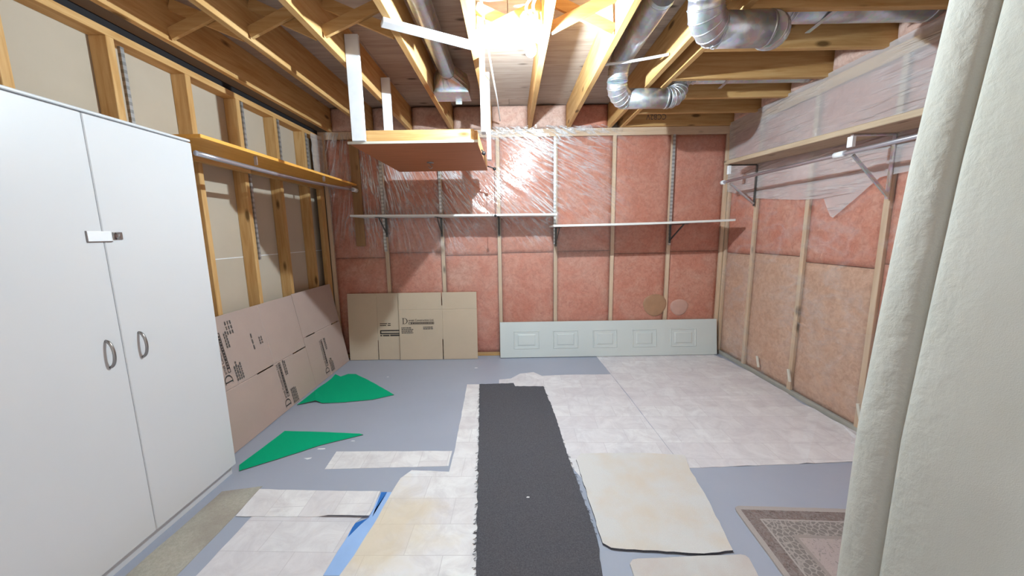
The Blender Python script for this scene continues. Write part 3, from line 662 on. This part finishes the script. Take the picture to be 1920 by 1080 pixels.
# nearer duct
r = 0.079
dC = empty('round_duct', (0.82, 1.8, 2.3), 'large galvanised elbowed duct dropping under the double joist by the lamp', 'duct')
f1 = arc((0.932, 1.76, 2.555), Y_, -Z_, 0.10); f2 = arc(f1[-1] - Z_ * 0.01, -Z_, X_, 0.095)
f2 = [p + Vector((0, 0.09 * (i / 5), 0)) for i, p in enumerate(f2)]
xf = f2[-1]; f3 = arc(xf + X_ * 0.26, X_, Z_, 0.10); f3 = [p + Vector((0, 0.16 * (i / 5), 0)) for i, p in enumerate(f3)]
f4 = arc(f3[-1], Z_, X_, 0.09)
duct(dC, [('straight_pipe', [(0.932, 0.1, 2.555), f1[0]]), ('elbow', f1), ('elbow', f2), ('straight_pipe', [xf, xf + X_ * 0.26]), ('elbow', f3), ('elbow', f4), ('straight_pipe', [f4[-1], (2.27, f4[-1].y, f4[-1].z)])], r)
for (dd, x, y, z, r_) in ((dC, 1.66, f4[-1].y, f4[-1].z, 0.079), (dB, 1.62, e4[-1].y, e4[-1].z, 0.070)):
    mb = MB(); mb.beam((x, y - r_ - 0.03, z - r_ + 0.0), (x + 0.02, y + r_ + 0.02, z - r_ - 0.004), 0.025, 0.002); mb.beam((x, y - r_ - 0.03, z - r_), (x, y - r_ - 0.045, z + 0.06), 0.025, 0.002, up=(0, 1, 0)); obj('hanger_strap', mb, 'galvanised', dd)
# straight duct ending in a register boot
dA = empty('duct_boot', (-0.44, 3.0, 2.45), 'round duct between joists ending in a rectangular register boot', 'duct')
mb = MB(); mb.tube([(-0.455, 0.2, 2.57), (-0.455, 2.88, 2.57)], 0.06, 22); pp = obj('straight_pipe', mb, 'galvanised', dA, origin=(-0.455, 1.5, 2.57))
rg = MB(); ring(rg, (-0.455, 2.86, 2.57), Y_, 0.06); obj('seam_ring', rg, 'galvanised', pp)
mb = MB(); n = 16; cir = [(-0.455 + 0.061 * math.cos(2 * math.pi * k / n), 2.875, 2.57 + 0.061 * math.sin(2 * math.pi * k / n)) for k in range(n)]
def sq(k):
    a = 2 * math.pi * k / n; c_, s_ = math.cos(a), math.sin(a); m = max(abs(c_), abs(s_)); return (-0.445 + 0.128 * c_ / m, 2.97, 2.525 + 0.055 * s_ / m)
mb.add(cir + [sq(k) for k in range(n)], [(k, (k + 1) % n, n + (k + 1) % n, n + k) for k in range(n)]); obj('transition', mb, 'galvanised', dA)
mb = MB(); mb.box((-0.445, 3.055, 2.515), (0.262, 0.17, 0.115)); obj('boot_box', mb, 'galvanised', dA, bevel=0.003)
mb = MB(); mb.box((-0.445, 3.055, 2.452), (0.272, 0.20, 0.006)); mb.box((-0.41, 3.15, 2.44), (0.05, 0.004, 0.03)); obj('flange', mb, 'galvanised', dA)

# ------------------------------------------------------------------ cardboard
def glyph_text(s, size, mat, parent, to_world, u, w, rot=0.0, sx=1.0, name='printed_text'):
    """flat print: built-in lettering laid on a sheet; (u, w) sheet coordinates of the baseline start"""
    cu = bpy.data.curves.new('t', 'FONT'); cu.body = s; cu.size = size; cu.resolution_u = 3
    to = bpy.data.objects.new('t', cu); COL.objects.link(to); dg = bpy.context.evaluated_depsgraph_get(); me = bpy.data.meshes.new_from_object(to.evaluated_get(dg))
    mb = MB(); c_, s_ = math.cos(rot), math.sin(rot)
    vs = [to_world(u + (v.co.x * sx) * c_ - v.co.y * s_, w + (v.co.x * sx) * s_ + v.co.y * c_) for v in me.vertices]
    mb.add(vs, [tuple(p.vertices) for p in me.polygons]); wd = max(v.co.x for v in me.vertices) * sx
    bpy.data.objects.remove(to); bpy.data.meshes.remove(me); bpy.data.curves.remove(cu)
    obj(name, mb, mat, parent, recalc=False); return wd
def bars(rects, mat, parent, to_world, u, w, rot, name='printed_lines'):
    mb = MB(); c_, s_ = math.cos(rot), math.sin(rot)
    for (a0, b0, a1, b1) in rects:
        mb.add([to_world(u + x * c_ - y * s_, w + x * s_ + y * c_) for x, y in ((a0, b0), (a1, b0), (a1, b1), (a0, b1))], [(0, 1, 2, 3)])
    return obj(name, mb, mat, parent, recalc=False)
def serif_D(h, mat, parent, to_world, u, w, rot):
    mb = MB(); c_, s_ = math.cos(rot), math.sin(rot); T = lambda x, y: to_world(u + x * c_ - y * s_, w + x * s_ + y * c_)
    q = h
    for (x0, y0, x1, y1) in ((0.0, 0, 0.34, 0.05), (0.0, 0.95, 0.34, 1.0), (0.12, 0.05, 0.24, 0.95)): mb.add([T(x0 * q, y0 * q), T(x1 * q, y0 * q), T(x1 * q, y1 * q), T(x0 * q, y1 * q)], [(0, 1, 2, 3)])
    n = 16; out = []; inn = []
    for i in range(n + 1):
        a = -math.pi / 2 + math.pi * i / n
        out.append(T((0.34 + 0.56 * math.cos(a)) * q, (0.5 + 0.5 * math.sin(a)) * q)); inn.append(T((0.34 + 0.43 * math.cos(a)) * q, (0.5 + 0.45 * math.sin(a)) * q))
    mb.add(out + inn, [(i, i + 1, n + 2 + i, n + 1 + i) for i in range(n)]); obj('printed_initial', mb, mat, parent, recalc=False)
def logo(size, parent, tw, u, w, rot, ink='ink'):
    """the box maker's print: large initial, name line, boxed slogan, address lines too small to read"""
    c_, s_ = math.cos(rot), math.sin(rot); P2 = lambda x, y: (u + x * c_ - y * s_, w + x * s_ + y * c_)
    serif_D(size * 0.30, ink, parent, tw, *P2(0, 0), rot)
    wd = glyph_text('arnak Construction Ltd.', size * 0.155, ink, parent, tw, *P2(size * 0.31, size * 0.135), rot, 0.86)
    L = size * 0.31 + wd; h0, h1 = -0.02 * size, 0.085 * size
    r = [(size * 0.32, h0, L, h0 + 0.016 * size), (size * 0.32, h1 - 0.016 * size, L, h1), (L - 0.02 * size, h0, L, h1), (size * 0.32, h0, size * 0.34, h1), (size * 0.44, h0, size * 0.49, h1)]
    x = size * 0.52
    while x < L - 0.1 * size:
        g = size * random.uniform(0.05, 0.11); r.append((x, h0 + 0.034 * size, min(x + g, L - 0.04 * size), h1 - 0.034 * size)); x += g + 0.025 * size
    ad = []
    for i in range(4):
        y = -0.22 * size - i * 0.085 * size; x = -0.05 * size; e = size * random.uniform(0.38, 0.52)
        while x < e:
            g = size * random.uniform(0.05, 0.12); ad.append((x, y, x + g, y + 0.045 * size)); x += g + 0.02 * size
    for i in range(2):
        y = -0.2 * size - i * 0.085 * size; x = L - 0.55 * size
        while x < L - 0.08 * size:
            g = size * random.uniform(0.05, 0.12); ad.append((x, y, x + g, y + 0.045 * size)); x += g + 0.02 * size
    bars(r, ink, parent, tw, *P2(0, 0), rot, 'printed_slogan'); tag(bars(ad, 'ink_faded', parent, tw, *P2(0, 0), rot, 'printed_address'), kind='stuff')
def sheet(name, P0, U, Wv, nrm, w, h, slots, creases, mat, label, group=None, th=0.005, cw=()):
    """cardboard sheet; slots are cut-outs (u0,u1,w0,w1); creases are pressed folds at given w (or u with cw)"""
    us = {0.0, w}; ws = {0.0, h}
    for a_, b_, c_, d_ in slots: us |= {a_, b_}; ws |= {c_, d_}
    for c_ in creases: ws |= {c_ - 0.006, c_, c_ + 0.006}
    for c_ in cw: us |= {c_ - 0.006, c_, c_ + 0.006}
    us = sorted(us); ws = sorted(ws); P0, U, Wv, nrm = Vector(P0), Vector(U), Vector(Wv), Vector(nrm)
    def front(u, v):
        d = 0.0
        if any(abs(v - c_) < 1e-6 for c_ in creases) or any(abs(u - c_) < 1e-6 for c_ in cw): d = -0.003
        return P0 + U * u + Wv * v + nrm * (d + 0.003 * noise.noise(Vector((u * 2.5, v * 2.5, P0.y))))
    mb = MB(); idx = {}
    def vi(i, j, s):
        k_ = (i, j, s)
        if k_ not in idx:
            idx[k_] = len(mb.v); mb.v.append(tuple(front(us[i], ws[j]) - nrm * (th if s else 0)))
        return idx[k_]
    cells = set()
    for i in range(len(us) - 1):
        for j in range(len(ws) - 1):
            cu_, cv_ = (us[i] + us[i + 1]) / 2, (ws[j] + ws[j + 1]) / 2
            if not any(a_ < cu_ < b_ and c_ < cv_ < d_ for a_, b_, c_, d_ in slots): cells.add((i, j))
    F = lambda f: (mb.f.append(f), mb.mi.append(0), mb.sm.append(False))
    for (i, j) in cells:
        F((vi(i, j, 0), vi(i + 1, j, 0), vi(i + 1, j + 1, 0), vi(i, j + 1, 0))); F((vi(i, j, 1), vi(i, j + 1, 1), vi(i + 1, j + 1, 1), vi(i + 1, j, 1)))
        for (di, dj, a_, b_) in ((-1, 0, (i, j), (i, j + 1)), (1, 0, (i + 1, j), (i + 1, j + 1)), (0, -1, (i, j), (i + 1, j)), (0, 1, (i, j + 1), (i + 1, j + 1))):
            if (i + di, j + dj) not in cells: F((vi(*a_, 0), vi(*b_, 0), vi(*b_, 1), vi(*a_, 1)))
    o_ = tag(obj(name, mb, mat, None, origin=tuple(P0)), label, 'cardboard', group)
    return o_, (lambda u, v: P0 + U * u + Wv * v + nrm * 0.0042)
def uv_of(px, py, P0, U, Wv, nrm):
    P0, U, Wv, nrm = Vector(P0), Vector(U), Vector(Wv), Vector(nrm); d = ray(px, py); t = (P0 - CAM).dot(nrm) / d.dot(nrm); q = CAM + d * t - P0; return q.dot(U), q.dot(Wv)
# two sheets leaning on the left stud wall
Pa = Vector((-1.79, 1.965, 0.004)); Ua = Vector((-0.025, 1.205, 0)).normalized(); Wa = (Vector((-1.934, 1.965, 0.862)) - Pa); ha = Wa.length; Wa.normalize(); Na = Ua.cross(Wa).normalized() 
if Na.x < 0: Na = -Na
ax = [uv_of(x, y, Pa, Ua, Wa, Na) for x, y in ((482, 702), (513, 685), (545, 650), (568, 635), (549, 557))]
wa = ax[3][0]; fz = (ax[0][1] + ax[1][1]) / 2
sA, twA = sheet('cardboard_sheet', Pa, Ua, Wa, Na, wa, ha, [(ax[0][0], ax[1][0], fz - 0.005, fz + 0.005), (ax[2][0], wa, fz - 0.005, fz + 0.005)], [fz], 'cardboard', 'large flattened cardboard box leaning on the studs beside the white cabinet', 'flattened cardboard boxes', cw=(ax[1][0] + 0.01,))
for (dp, ep, sc) in (((437, 716), (412, 608), 1.0), ((546, 758), (520, 668), 1.0)):
    u0, w0 = uv_of(*dp, Pa, Ua, Wa, Na); u1, w1 = uv_of(*ep, Pa, Ua, Wa, Na)
    logo(abs(w1 - w0) / 1.85, sA, twA, u0, w0, math.pi / 2)
for (px, py, n_, ln) in ((428, 628, 3, 0.10), (478, 655, 1, 0.13), (489, 645, 2, 0.06), (488, 700, 0, 0)):
    u0, w0 = uv_of(px, py, Pa, Ua, Wa, Na)
    if n_: tag(bars([(k_ * ln / 3, -r_ * 0.022, (k_ + 0.75) * ln / 3, -r_ * 0.022 + 0.009) for k_ in range(3) for r_ in range(n_)], 'ink_faded', sA, twA, u0, w0, math.pi / 2, 'printed_lines'), kind='stuff')
Pb_ = Pa + Ua * (wa + 0.004) - Na * 0.002; Ub = Ua; hb = ha + 0.006
Wb = (Vector((-1.957, Pb_.y, 0.866)) - Pb_).normalized(); Nb = Ub.cross(Wb).normalized(); Nb = Nb if Nb.x > 0 else -Nb; Ub = Vector((0, 1, 0)); Nb = Ub.cross(Wb).normalized()
if Nb.x < 0: Nb = -Nb
sB_w = (D - 0.10 - Pb_.y) / Ub.y
bx_ = [uv_of(x, y, Pb_, Ub, Wb, Nb) for x, y in ((574, 632), (591, 624), (621, 608), (638, 600))]
fb = (bx_[0][1] + bx_[2][1]) / 2 
sB, twB = sheet('cardboard_sheet', Pb_, Ub, Wb, Nb, sB_w, hb, [(bx_[0][0], bx_[1][0], fb - 0.005, fb + 0.005), (bx_[2][0], min(bx_[3][0], sB_w - 0.02), fb - 0.005, fb + 0.005)], [fb], 'cardboard', 'flattened cardboard box leaning in the corner under the orange shelf', 'flattened cardboard boxes')
u0, w0 = uv_of(618, 697, Pb_, Ub, Wb, Nb); u1, w1 = uv_of(603, 625, Pb_, Ub, Wb, Nb)
logo(abs(w1 - w0) / 1.85, sB, twB, u0, w0, math.pi / 2)
# two sheets on the back wall
U1 = Vector((1, 0, 0)); W1 = Vector((0, 0.055, 0.745)).normalized(); N1 = Vector((0, -W1.z, W1.y))
P1 = Vector((-1.255, 3.835, 0.004))
P1.x = on(751, 672, 1, 3.835).x
w1_ = on(896, 672, 1, 3.835).x - P1.x
sC, twC = sheet('cardboard_sheet', P1, U1, W1, N1, w1_, 0.745, [(0.47, 0.48, 0, 0.225), (0.47, 0.48, 0.60, 0.745)], [0.555], 'cardboard_tan', 'printed tan cardboard sheet leaning on pink insulation, company name facing out', 'flattened cardboard boxes', cw=(0.475,))
u0, w0 = uv_of(754.5, 607.5, P1, U1, W1, N1); u1, w1 = uv_of(823, 607, P1, U1, W1, N1)
logo((u1 - u0) / 1.85, sC, twC, u0, w0, 0.0)
P2_ = Vector((-1.812, 3.852, 0.004)); w2 = 1.812 + P1.x + 0.05
s_slot = uv_of(709, 640, P2_, U1, W1, N1)[0]
sD, twD = sheet('cardboard_sheet', P2_, U1, W1, N1, w2, 0.742, [(s_slot - 0.004, s_slot + 0.004, 0.0, 0.22)], [], 'cardboard_tan', 'brown cardboard sheet in the shadowed corner, partly behind the printed sheet', 'flattened cardboard boxes', cw=(s_slot,))
u0, w0 = uv_of(713, 621, P2_, U1, W1, N1); e_ = uv_of(750, 621, P2_, U1, W1, N1)[0]
L_ = e_ - u0
bars([(0, 0, L_, 0.012), (0, -0.032, L_, -0.020), (0, -0.032, 0.012, 0.012), (0.0, -0.055, 0.02, -0.042), (0.03, -0.055, 0.10, -0.042), (0.11, -0.055, L_, -0.040), (0, 0.08, 0.08, 0.088), (0.09, 0.08, 0.12, 0.088), (0, 0.06, 0.07, 0.068), (0.085, 0.06, 0.12, 0.068)], 'ink', sD, twD, u0, w0, 0, 'printed_lines')

# ------------------------------------------------------------------ panelled door section on the floor
pn = empty('door_panel', (1.06, 3.87, 0), 'white panelled door section lying on its edge against pink insulation', 'door panel')
xa, xb = -0.14, 2.268; ph = 0.395
R0 = Matrix.Rotation(math.radians(-8), 3, 'X'); B0 = Vector(((xa + xb) / 2, 3.842, 0.006))
def pw(x, y, z): return B0 + R0 @ Vector((x - (xa + xb) / 2, y, z))
mb = MB(); mb.box(B0 + R0 @ Vector((0, 0.012, ph / 2)), (xb - xa, 0.024, ph), 0, R0); obj('slab', mb, 'door_white', pn, bevel=0.002)
for (p0, p1) in ((963, 1012), (1037, 1085), (1112, 1158), (1186, 1232), (1258, 1307)):
    x0 = on(p0, 635, 1, 3.85).x; x1 = on(p1, 635, 1, 3.85).x; z0, z1 = 0.095, 0.295
    mb = MB(); rects = [(0.0, 0.0), (0.007, -0.0055), (0.015, -0.0003), (0.045, -0.0003), (0.058, -0.0065)]
    for k_, (ins, yy) in enumerate(rects):
        for (x, z) in ((x0 + ins, z0 + ins * 0.8), (x1 - ins, z0 + ins * 0.8), (x1 - ins, z1 - ins * 0.8), (x0 + ins, z1 - ins * 0.8)): mb.v.append(tuple(pw(x, yy - 0.0005, z)))
    for k_ in range(len(rects) - 1):
        for j in range(4): mb.f.append((k_ * 4 + j, k_ * 4 + (j + 1) % 4, (k_ + 1) * 4 + (j + 1) % 4, (k_ + 1) * 4 + j))
    q = (len(rects) - 1) * 4; mb.f.append((q, q + 1, q + 2, q + 3)); mb.mi = [0] * len(mb.f); mb.sm = [False] * len(mb.f)
    obj('raised_panel', mb, 'door_white', pn)

# ------------------------------------------------------------------ things laid on the floor
def slab(name, px, mat, z0, th, label, cat, group=None, jit=0.002, step=0.05, curl=None, ground=None, edge=None, origin=None, ring_in=True):
    """flat piece of sheet or carpet; outline from photo pixels on the floor (or ground points), cut edge slightly uneven"""
    pts = [Vector(FL(*p)) for p in px] + [Vector(g) for g in (ground or [])]
    out = []
    for i, p in enumerate(pts):
        q = pts[(i + 1) % len(pts)]; n = max(1, int((q - p).length / step))
        for k_ in range(n):
            t = p.lerp(q, k_ / n); j = jit if k_ else 0.0
            out.append(Vector((t.x + random.uniform(-j, j), t.y + random.uniform(-j, j))))
    c_ = sum(out, Vector((0, 0))) / len(out); b = bmesh.new()
    lift = [curl(p) if curl else 0.0 for p in out]
    top = [b.verts.new((p.x, p.y, z0 + th + l_)) for p, l_ in zip(out, lift)]; bot = [b.verts.new((p.x, p.y, z0 + l_)) for p, l_ in zip(out, lift)]
    n = len(out)
    if curl and ring_in:
        inn = []
        for i in range(n):
            e = (out[(i + 1) % n] - out[i - 1]); nn = Vector((-e.y, e.x)).normalized(); 
            if nn.dot(c_ - out[i]) < 0: nn = -nn
            inn.append(b.verts.new((out[i].x + nn.x * 0.05, out[i].y + nn.y * 0.05, z0 + th)))
        for i in range(n): b.faces.new((top[i], top[(i + 1) % n], inn[(i + 1) % n], inn[i]))
        b.faces.new(inn)
    else: b.faces.new(top)
    b.faces.new(bot[::-1])
    for i in range(n):
        f = b.faces.new((top[i], bot[i], bot[(i + 1) % n], top[(i + 1) % n])); f.material_index = 1 if edge else 0
    bmesh.ops.recalc_face_normals(b, faces=b.faces); bmesh.ops.triangulate(b, faces=[f for f in b.faces if len(f.verts) > 4])
    o0 = Vector((origin[0], origin[1], z0)) if origin else Vector((c_.x, c_.y, z0))
    bmesh.ops.translate(b, verts=b.verts, vec=-o0)
    me = bpy.data.meshes.new(name); b.to_mesh(me); b.free(); me.materials.append(MATS[mat])
    if edge: me.materials.append(MATS[edge])
    o_ = bpy.data.objects.new(name, me); COL.objects.link(o_); place(o_, o0, None); return tag(o_, label, cat, group)
VT = 0.002
g1y = FL(1290, 878)[1]
slab('vinyl_sheet', [(1118, 668), (1336, 664), (1345, 668), (1420, 708), (1505, 758), (1560, 790), (1617, 818), (1605, 866), (1290, 878), (1262, 851), (1180, 744)], 'vinyl_tile', 0.0, VT, 'large tile-patterned vinyl sheet along the right insulated wall', 'vinyl', curl=lambda p: 0.012 * max(0, noise.noise(Vector((p.x * 9, p.y * 3, 0)))) if p.y < g1y + 0.08 else (0.03 * max(0, 0.4 + noise.noise(Vector((0, p.y * 5, 3)))) if p.x > 2.2 and p.y < 3.7 else 0.0))
slab('vinyl_sheet', [(936, 712), (958, 710), (975, 701), (1000, 698), (1016, 705), (1060, 703), (1145, 702), (1179, 745), (1261, 851), (1275, 866), (1100, 905), (1075, 880), (985, 735), (936, 722)], 'vinyl_tile', 0.0, VT, 'torn tile-patterned vinyl sheet between grey runner and beige carpet', 'vinyl')
slab('vinyl_sheet', [(876, 721), (905, 721), (905, 1078)], 'vinyl_stained', 0.0, VT, 'stained tile-patterned vinyl sheet running along the left edge of grey runner', 'vinyl', ground=[(-0.085, 0.55), (-0.75, 0.55), FL(637, 1079), FL(664, 1042), FL(700, 985), FL(734, 924), FL(751, 897), FL(772, 882), FL(842, 885), FL(852, 847)])
slab('vinyl_sheet', [(631, 847), (848, 846), (841, 874), (609, 880)], 'vinyl_tile_b', 0.0, VT, 'narrow vinyl strip lying crosswise on bare grey floor', 'vinyl')
slab('vinyl_sheet', [(487, 918), (600, 921), (713, 922), (693, 971), (442, 969)], 'vinyl_tile_b', 0.0023, VT, 'cream vinyl strip overlapping blue film and the olive mat', 'vinyl', curl=lambda p: 0.010 if p.y < FL(693, 968)[1] and p.x > FL(600, 970)[0] else 0.0)
slab('vinyl_sheet', [(476, 965), (680, 969), (667, 980), (608, 1076)], 'vinyl_tile', 0.0, VT, 'cream vinyl sheet with brown spots beside the olive mat', 'vinyl', ground=[(-0.86, 0.55), (-1.52, 0.55), FL(370, 1078)])
bf = slab('blue_film', [(715, 923), (736, 923), (703, 985), (668, 1042), (642, 1079), (604, 1079), (627, 1042), (664, 982), (688, 973)], 'blue_film', 0.0, 0.0008, 'bright blue plastic film strip between two vinyl sheets', 'plastic film', jit=0.001)
for tri in ([(715, 923), (726, 923), (703, 956), (698, 970)], [(664, 982), (690, 972), (676, 984), (652, 1008)]):
    mb = MB(); q = [FL(*p) for p in tri]; mb.add([(x, y, 0.0009) for x, y in q] + [(x, y, 0.0016) for x, y in q], [(3, 2, 1, 0), (4, 5, 6, 7)] + [(k_, (k_ + 1) % 4, 4 + (k_ + 1) % 4, 4 + k_) for k_ in range(4)])
    tag(obj('film_fold', mb, 'blue_film_dark', bf), 'darker blue doubled fold')
slab('olive_mat', [(492, 912), (416, 922), (345, 985), (240, 1076)], 'olive_mat', 0.0, 0.0022, 'speckled olive mat strip along the base of white cabinet', 'mat', ground=[(-1.62, 0.55), (-1.56, 0.55), FL(332, 1079), FL(440, 968)])
rn = slab('carpet_runner', [(899, 722), (963, 720), (966, 726), (1019, 726), (1040, 778), (1066, 862), (1100, 955), (1120, 1015)], 'grey_carpet', 0.0022, 0.008, 'charcoal grey carpet runner with frayed edges down the middle of floor', 'carpet runner', jit=0.004, step=0.025, ground=[(0.275, 0.55), (-0.105, 0.55), FL(893, 1076)])
mb = MB()
for i in range(150):                                    # frayed threads along both long edges
    side = random.random() < 0.5; t = random.random()
    p0 = Vector(FL(899 - 6 * t, 722 + 356 * t)) if side else Vector(FL(1019 + 1 * t + 100 * t, 726 + 289 * t))
    d = Vector((-1 if side else 1, random.uniform(-0.9, 0.5))).normalized() * random.uniform(0.006, 0.02); n_ = Vector((-d.y, d.x)).normalized() * 0.0012
    a_ = p0 - d * 0.5; b_ = p0 + d; mb.add([(a_.x - n_.x, a_.y - n_.y, 0.0098), (a_.x + n_.x, a_.y + n_.y, 0.0098), (b_.x + n_.x, b_.y + n_.y, 0.0035), (b_.x - n_.x, b_.y - n_.y, 0.0035), (a_.x, a_.y, 0.0112), (b_.x, b_.y, 0.0048)], [(0, 1, 2, 3), (0, 4, 5, 3), (1, 4, 5, 2)])
tag(obj('frayed_threads', mb, 'grey_carpet', rn), kind='stuff')
slab('beige_carpet', [(1080, 864), (1090, 853), (1200, 852), (1284, 856), (1292, 880), (1330, 945), (1374, 1036), (1320, 1042), (1220, 1036), (1146, 1031), (1130, 1022)], 'beige_carpet', 0.0022, 0.009, 'off-white carpet offcut with dark frayed lower edge beside the grey runner', 'carpet', jit=0.003, step=0.03, edge='grey_carpet')
slab('white_rug', [(1181, 1060), (1186, 1053), (1196, 1051), (1388, 1043), (1397, 1045), (1404, 1050), (1418, 1076)], 'white_rug', 0.0, 0.010, 'white rug with rounded corners below the off-white carpet offcut', 'rug', ground=[(0.80, 0.55), (0.42, 0.55), FL(1187, 1078)], jit=0.0015)
pc = FL(1374, 949); ph2 = FL(1588, 944)
ug = [(pc[0] + 0.02, pc[1]), (pc[0], pc[1] - 0.02)]
r0 = Vector(FL(1374, 951)); r1 = Vector(FL(1467, 1079)); dl = (r1 - r0).normalized(); dw = Vector((-dl.y, dl.x)); dw = dw if dw.x > 0 else -dw
pr_ = slab('patterned_rug', [], 'patterned_rug', 0.0, 0.009, 'faded brown and pink patterned rug with leafy border', 'rug', jit=0.0012, origin=(r0.x, r0.y), ground=[r0 + dl * 0.03, r0 + dl * 0.01 + dw * 0.006, r0 + dw * 0.025, r0 + dw * 0.95, r0 + dw * 0.95 + dl * 1.15, r0 + dl * 1.15])
# the rug's pattern runs along its own edges
ang = math.atan2(dw.y, dw.x); Rm = Matrix.Rotation(-ang, 4, 'Z') ; Rm2 = Matrix.Scale(-1, 4, (0, 1, 0)) @ Rm
pr_.data.transform(Rm2); pr_.matrix_world = Matrix.Translation(ORIG[pr_.name]) @ Rm2.inverted(); 
slab('green_felt', [(557, 760), (575, 757), (592, 754), (604, 757), (646, 755), (699, 750), (739, 741), (717, 728), (690, 713), (667, 702), (653, 702), (639, 708), (629, 704), (622, 711), (597, 728)], 'green_felt', 0.0, 0.005, 'rumpled green felt triangle nearer the back wall', 'felt mat', 'green felt pieces', jit=0.0015, edge='green_edge', ring_in=False, curl=lambda p: 0.012 * math.exp(-((p.x - FL(588, 756)[0]) ** 2 + (p.y - FL(588, 756)[1]) ** 2) / 0.004) + 0.015 * math.exp(-((p.x - FL(632, 706)[0]) ** 2 + (p.y - FL(632, 706)[1]) ** 2) / 0.004))
slab('green_felt', [(449, 884), (520, 862), (600, 836), (681, 816), (674, 814), (604, 811), (534, 809), (480, 850), (449, 873)], 'green_felt', 0.0, 0.005, 'flat green felt triangle touching the white cabinet corner', 'felt mat', 'green felt pieces', jit=0.0015, edge='green_edge')
for (x, y, s, wh) in ((893, 690, 0.03, 'curled white paper scrap on grey floor near the printed cardboard'), (727, 707, 0.02, 'white paper speck on grey floor beyond the rumpled green felt'), (662, 827, 0.02, 'white paper speck under the tip of the flat green felt'), (603, 842, 0.035, 'white paper shred along the edge of the flat green felt'), (578, 860, 0.04, 'white paper shred between flat green felt and crosswise vinyl strip'), (776, 886, 0.05, 'torn white backing shred at the end of the crosswise vinyl strip'), (990, 936, 0.018, 'white lint speck on the grey runner'), (1196, 790, 0.015, 'white speck on the vinyl between grey runner and right sheet')):
    c_ = Vector(FL(x, y)); z = 0.0105 if 900 < x < 1070 and y > 900 else (0.0022 if x > 1100 else 0.0003); mb = MB(); n = 7; a0 = random.random() * 6
    rr_ = [s * random.uniform(0.25, 0.6) for _ in range(n)]; rim = [(c_.x + rr_[k_] * 1.4 * math.cos(a0 + 2 * math.pi * k_ / n), c_.y + rr_[k_] * 0.5 * math.sin(a0 + 2 * math.pi * k_ / n)) for k_ in range(n)]
    mb.add([(p[0], p[1], z) for p in rim] + [(p[0], p[1], z + 0.002) for p in rim], [tuple(range(n))[::-1], tuple(range(n, 2 * n))] + [(k_, (k_ + 1) % n, n + (k_ + 1) % n, n + k_) for k_ in range(n)])
    tag(obj('paper_scrap', mb, 'scrap_white', None, origin=(c_.x, c_.y, z)), wh, 'scrap', 'paper scraps on the floor')

# ------------------------------------------------------------------ curtain at the right
cz = [2.44, 1.933, 1.668, 1.534, 1.11, 0.783, 0.27, 0.03]; cxv = [1.165, 1.124, 1.098, 1.084, 1.056, 1.038, 1.036, 1.036]
def edge_x(z):
    for i in range(len(cz) - 1):
        if cz[i] >= z >= cz[i + 1]: t = (cz[i] - z) / (cz[i] - cz[i + 1]); return cxv[i] + (cxv[i + 1] - cxv[i]) * t
    return cxv[-1]
prof = [(0.09, 0.07), (0.06, 0.05), (0.03, 0.032), (0.008, 0.018), (0.0, 0.0), (0.0, -0.022), (0.006, -0.045), (0.016, -0.062), (0.028, -0.072), (0.030, -0.080), (0.020, -0.092), (0.018, -0.12), (0.024, -0.17), (0.036, -0.23), (0.050, -0.30), (0.060, -0.40), (0.066, -0.52)]
mb = MB(); nz = 70; npf = 64
def cf(u, v):
    z = 0.03 + (2.44 - 0.03) * v; s = u * (len(prof) - 1); i = min(int(s), len(prof) - 2); t = s - i
    pm_, p0, p1, p2 = prof[max(i - 1, 0)], prof[i], prof[i + 1], prof[min(i + 2, len(prof) - 1)]
    cr_ = lambda a, b, c, d: 0.5 * (2 * b + (c - a) * t + (2 * a - 5 * b + 4 * c - d) * t * t + (3 * b - a - 3 * c + d) * t ** 3)
    x = cr_(pm_[0], p0[0], p1[0], p2[0]); y = cr_(pm_[1], p0[1], p1[1], p2[1]); k_ = 1.0 + 0.25 * (1 - v)
    w = 0.004 * noise.noise(Vector((u * 4, z * 1.2, 5.0))) + 0.0012 * noise.noise(Vector((u * 12, z * 9, 8.0)))
    return (edge_x(z) + x * k_ + w, 1.0 + y + w, z)
mb.grid(npf, nz, cf)
cu_ = obj('curtain', mb, 'curtain_cloth', None, origin=(1.15, 0.9, 0)); tag(cu_, 'heavy off-white textured curtain with rolled edge hanging at the doorway', 'curtain')
sm = cu_.modifiers.new('thickness', 'SOLIDIFY'); sm.thickness = 0.004; sm.offset = 0
# lumber stamp on the joist nearest the back wall
q0 = on(1250, 214, 1, 3.9005); q1 = on(1206, 214, 1, 3.9005)
glyph_text('CCB2V', 0.075, 'ink_faded', [o for o in ceil.children if o.name.startswith('joist') and abs(ORIG[o.name].y - 3.92) < 0.01][0], lambda u, w: Vector((u, 3.9003, w)), q0.x, q0.z, math.pi, 0.9, 'lumber_stamp')
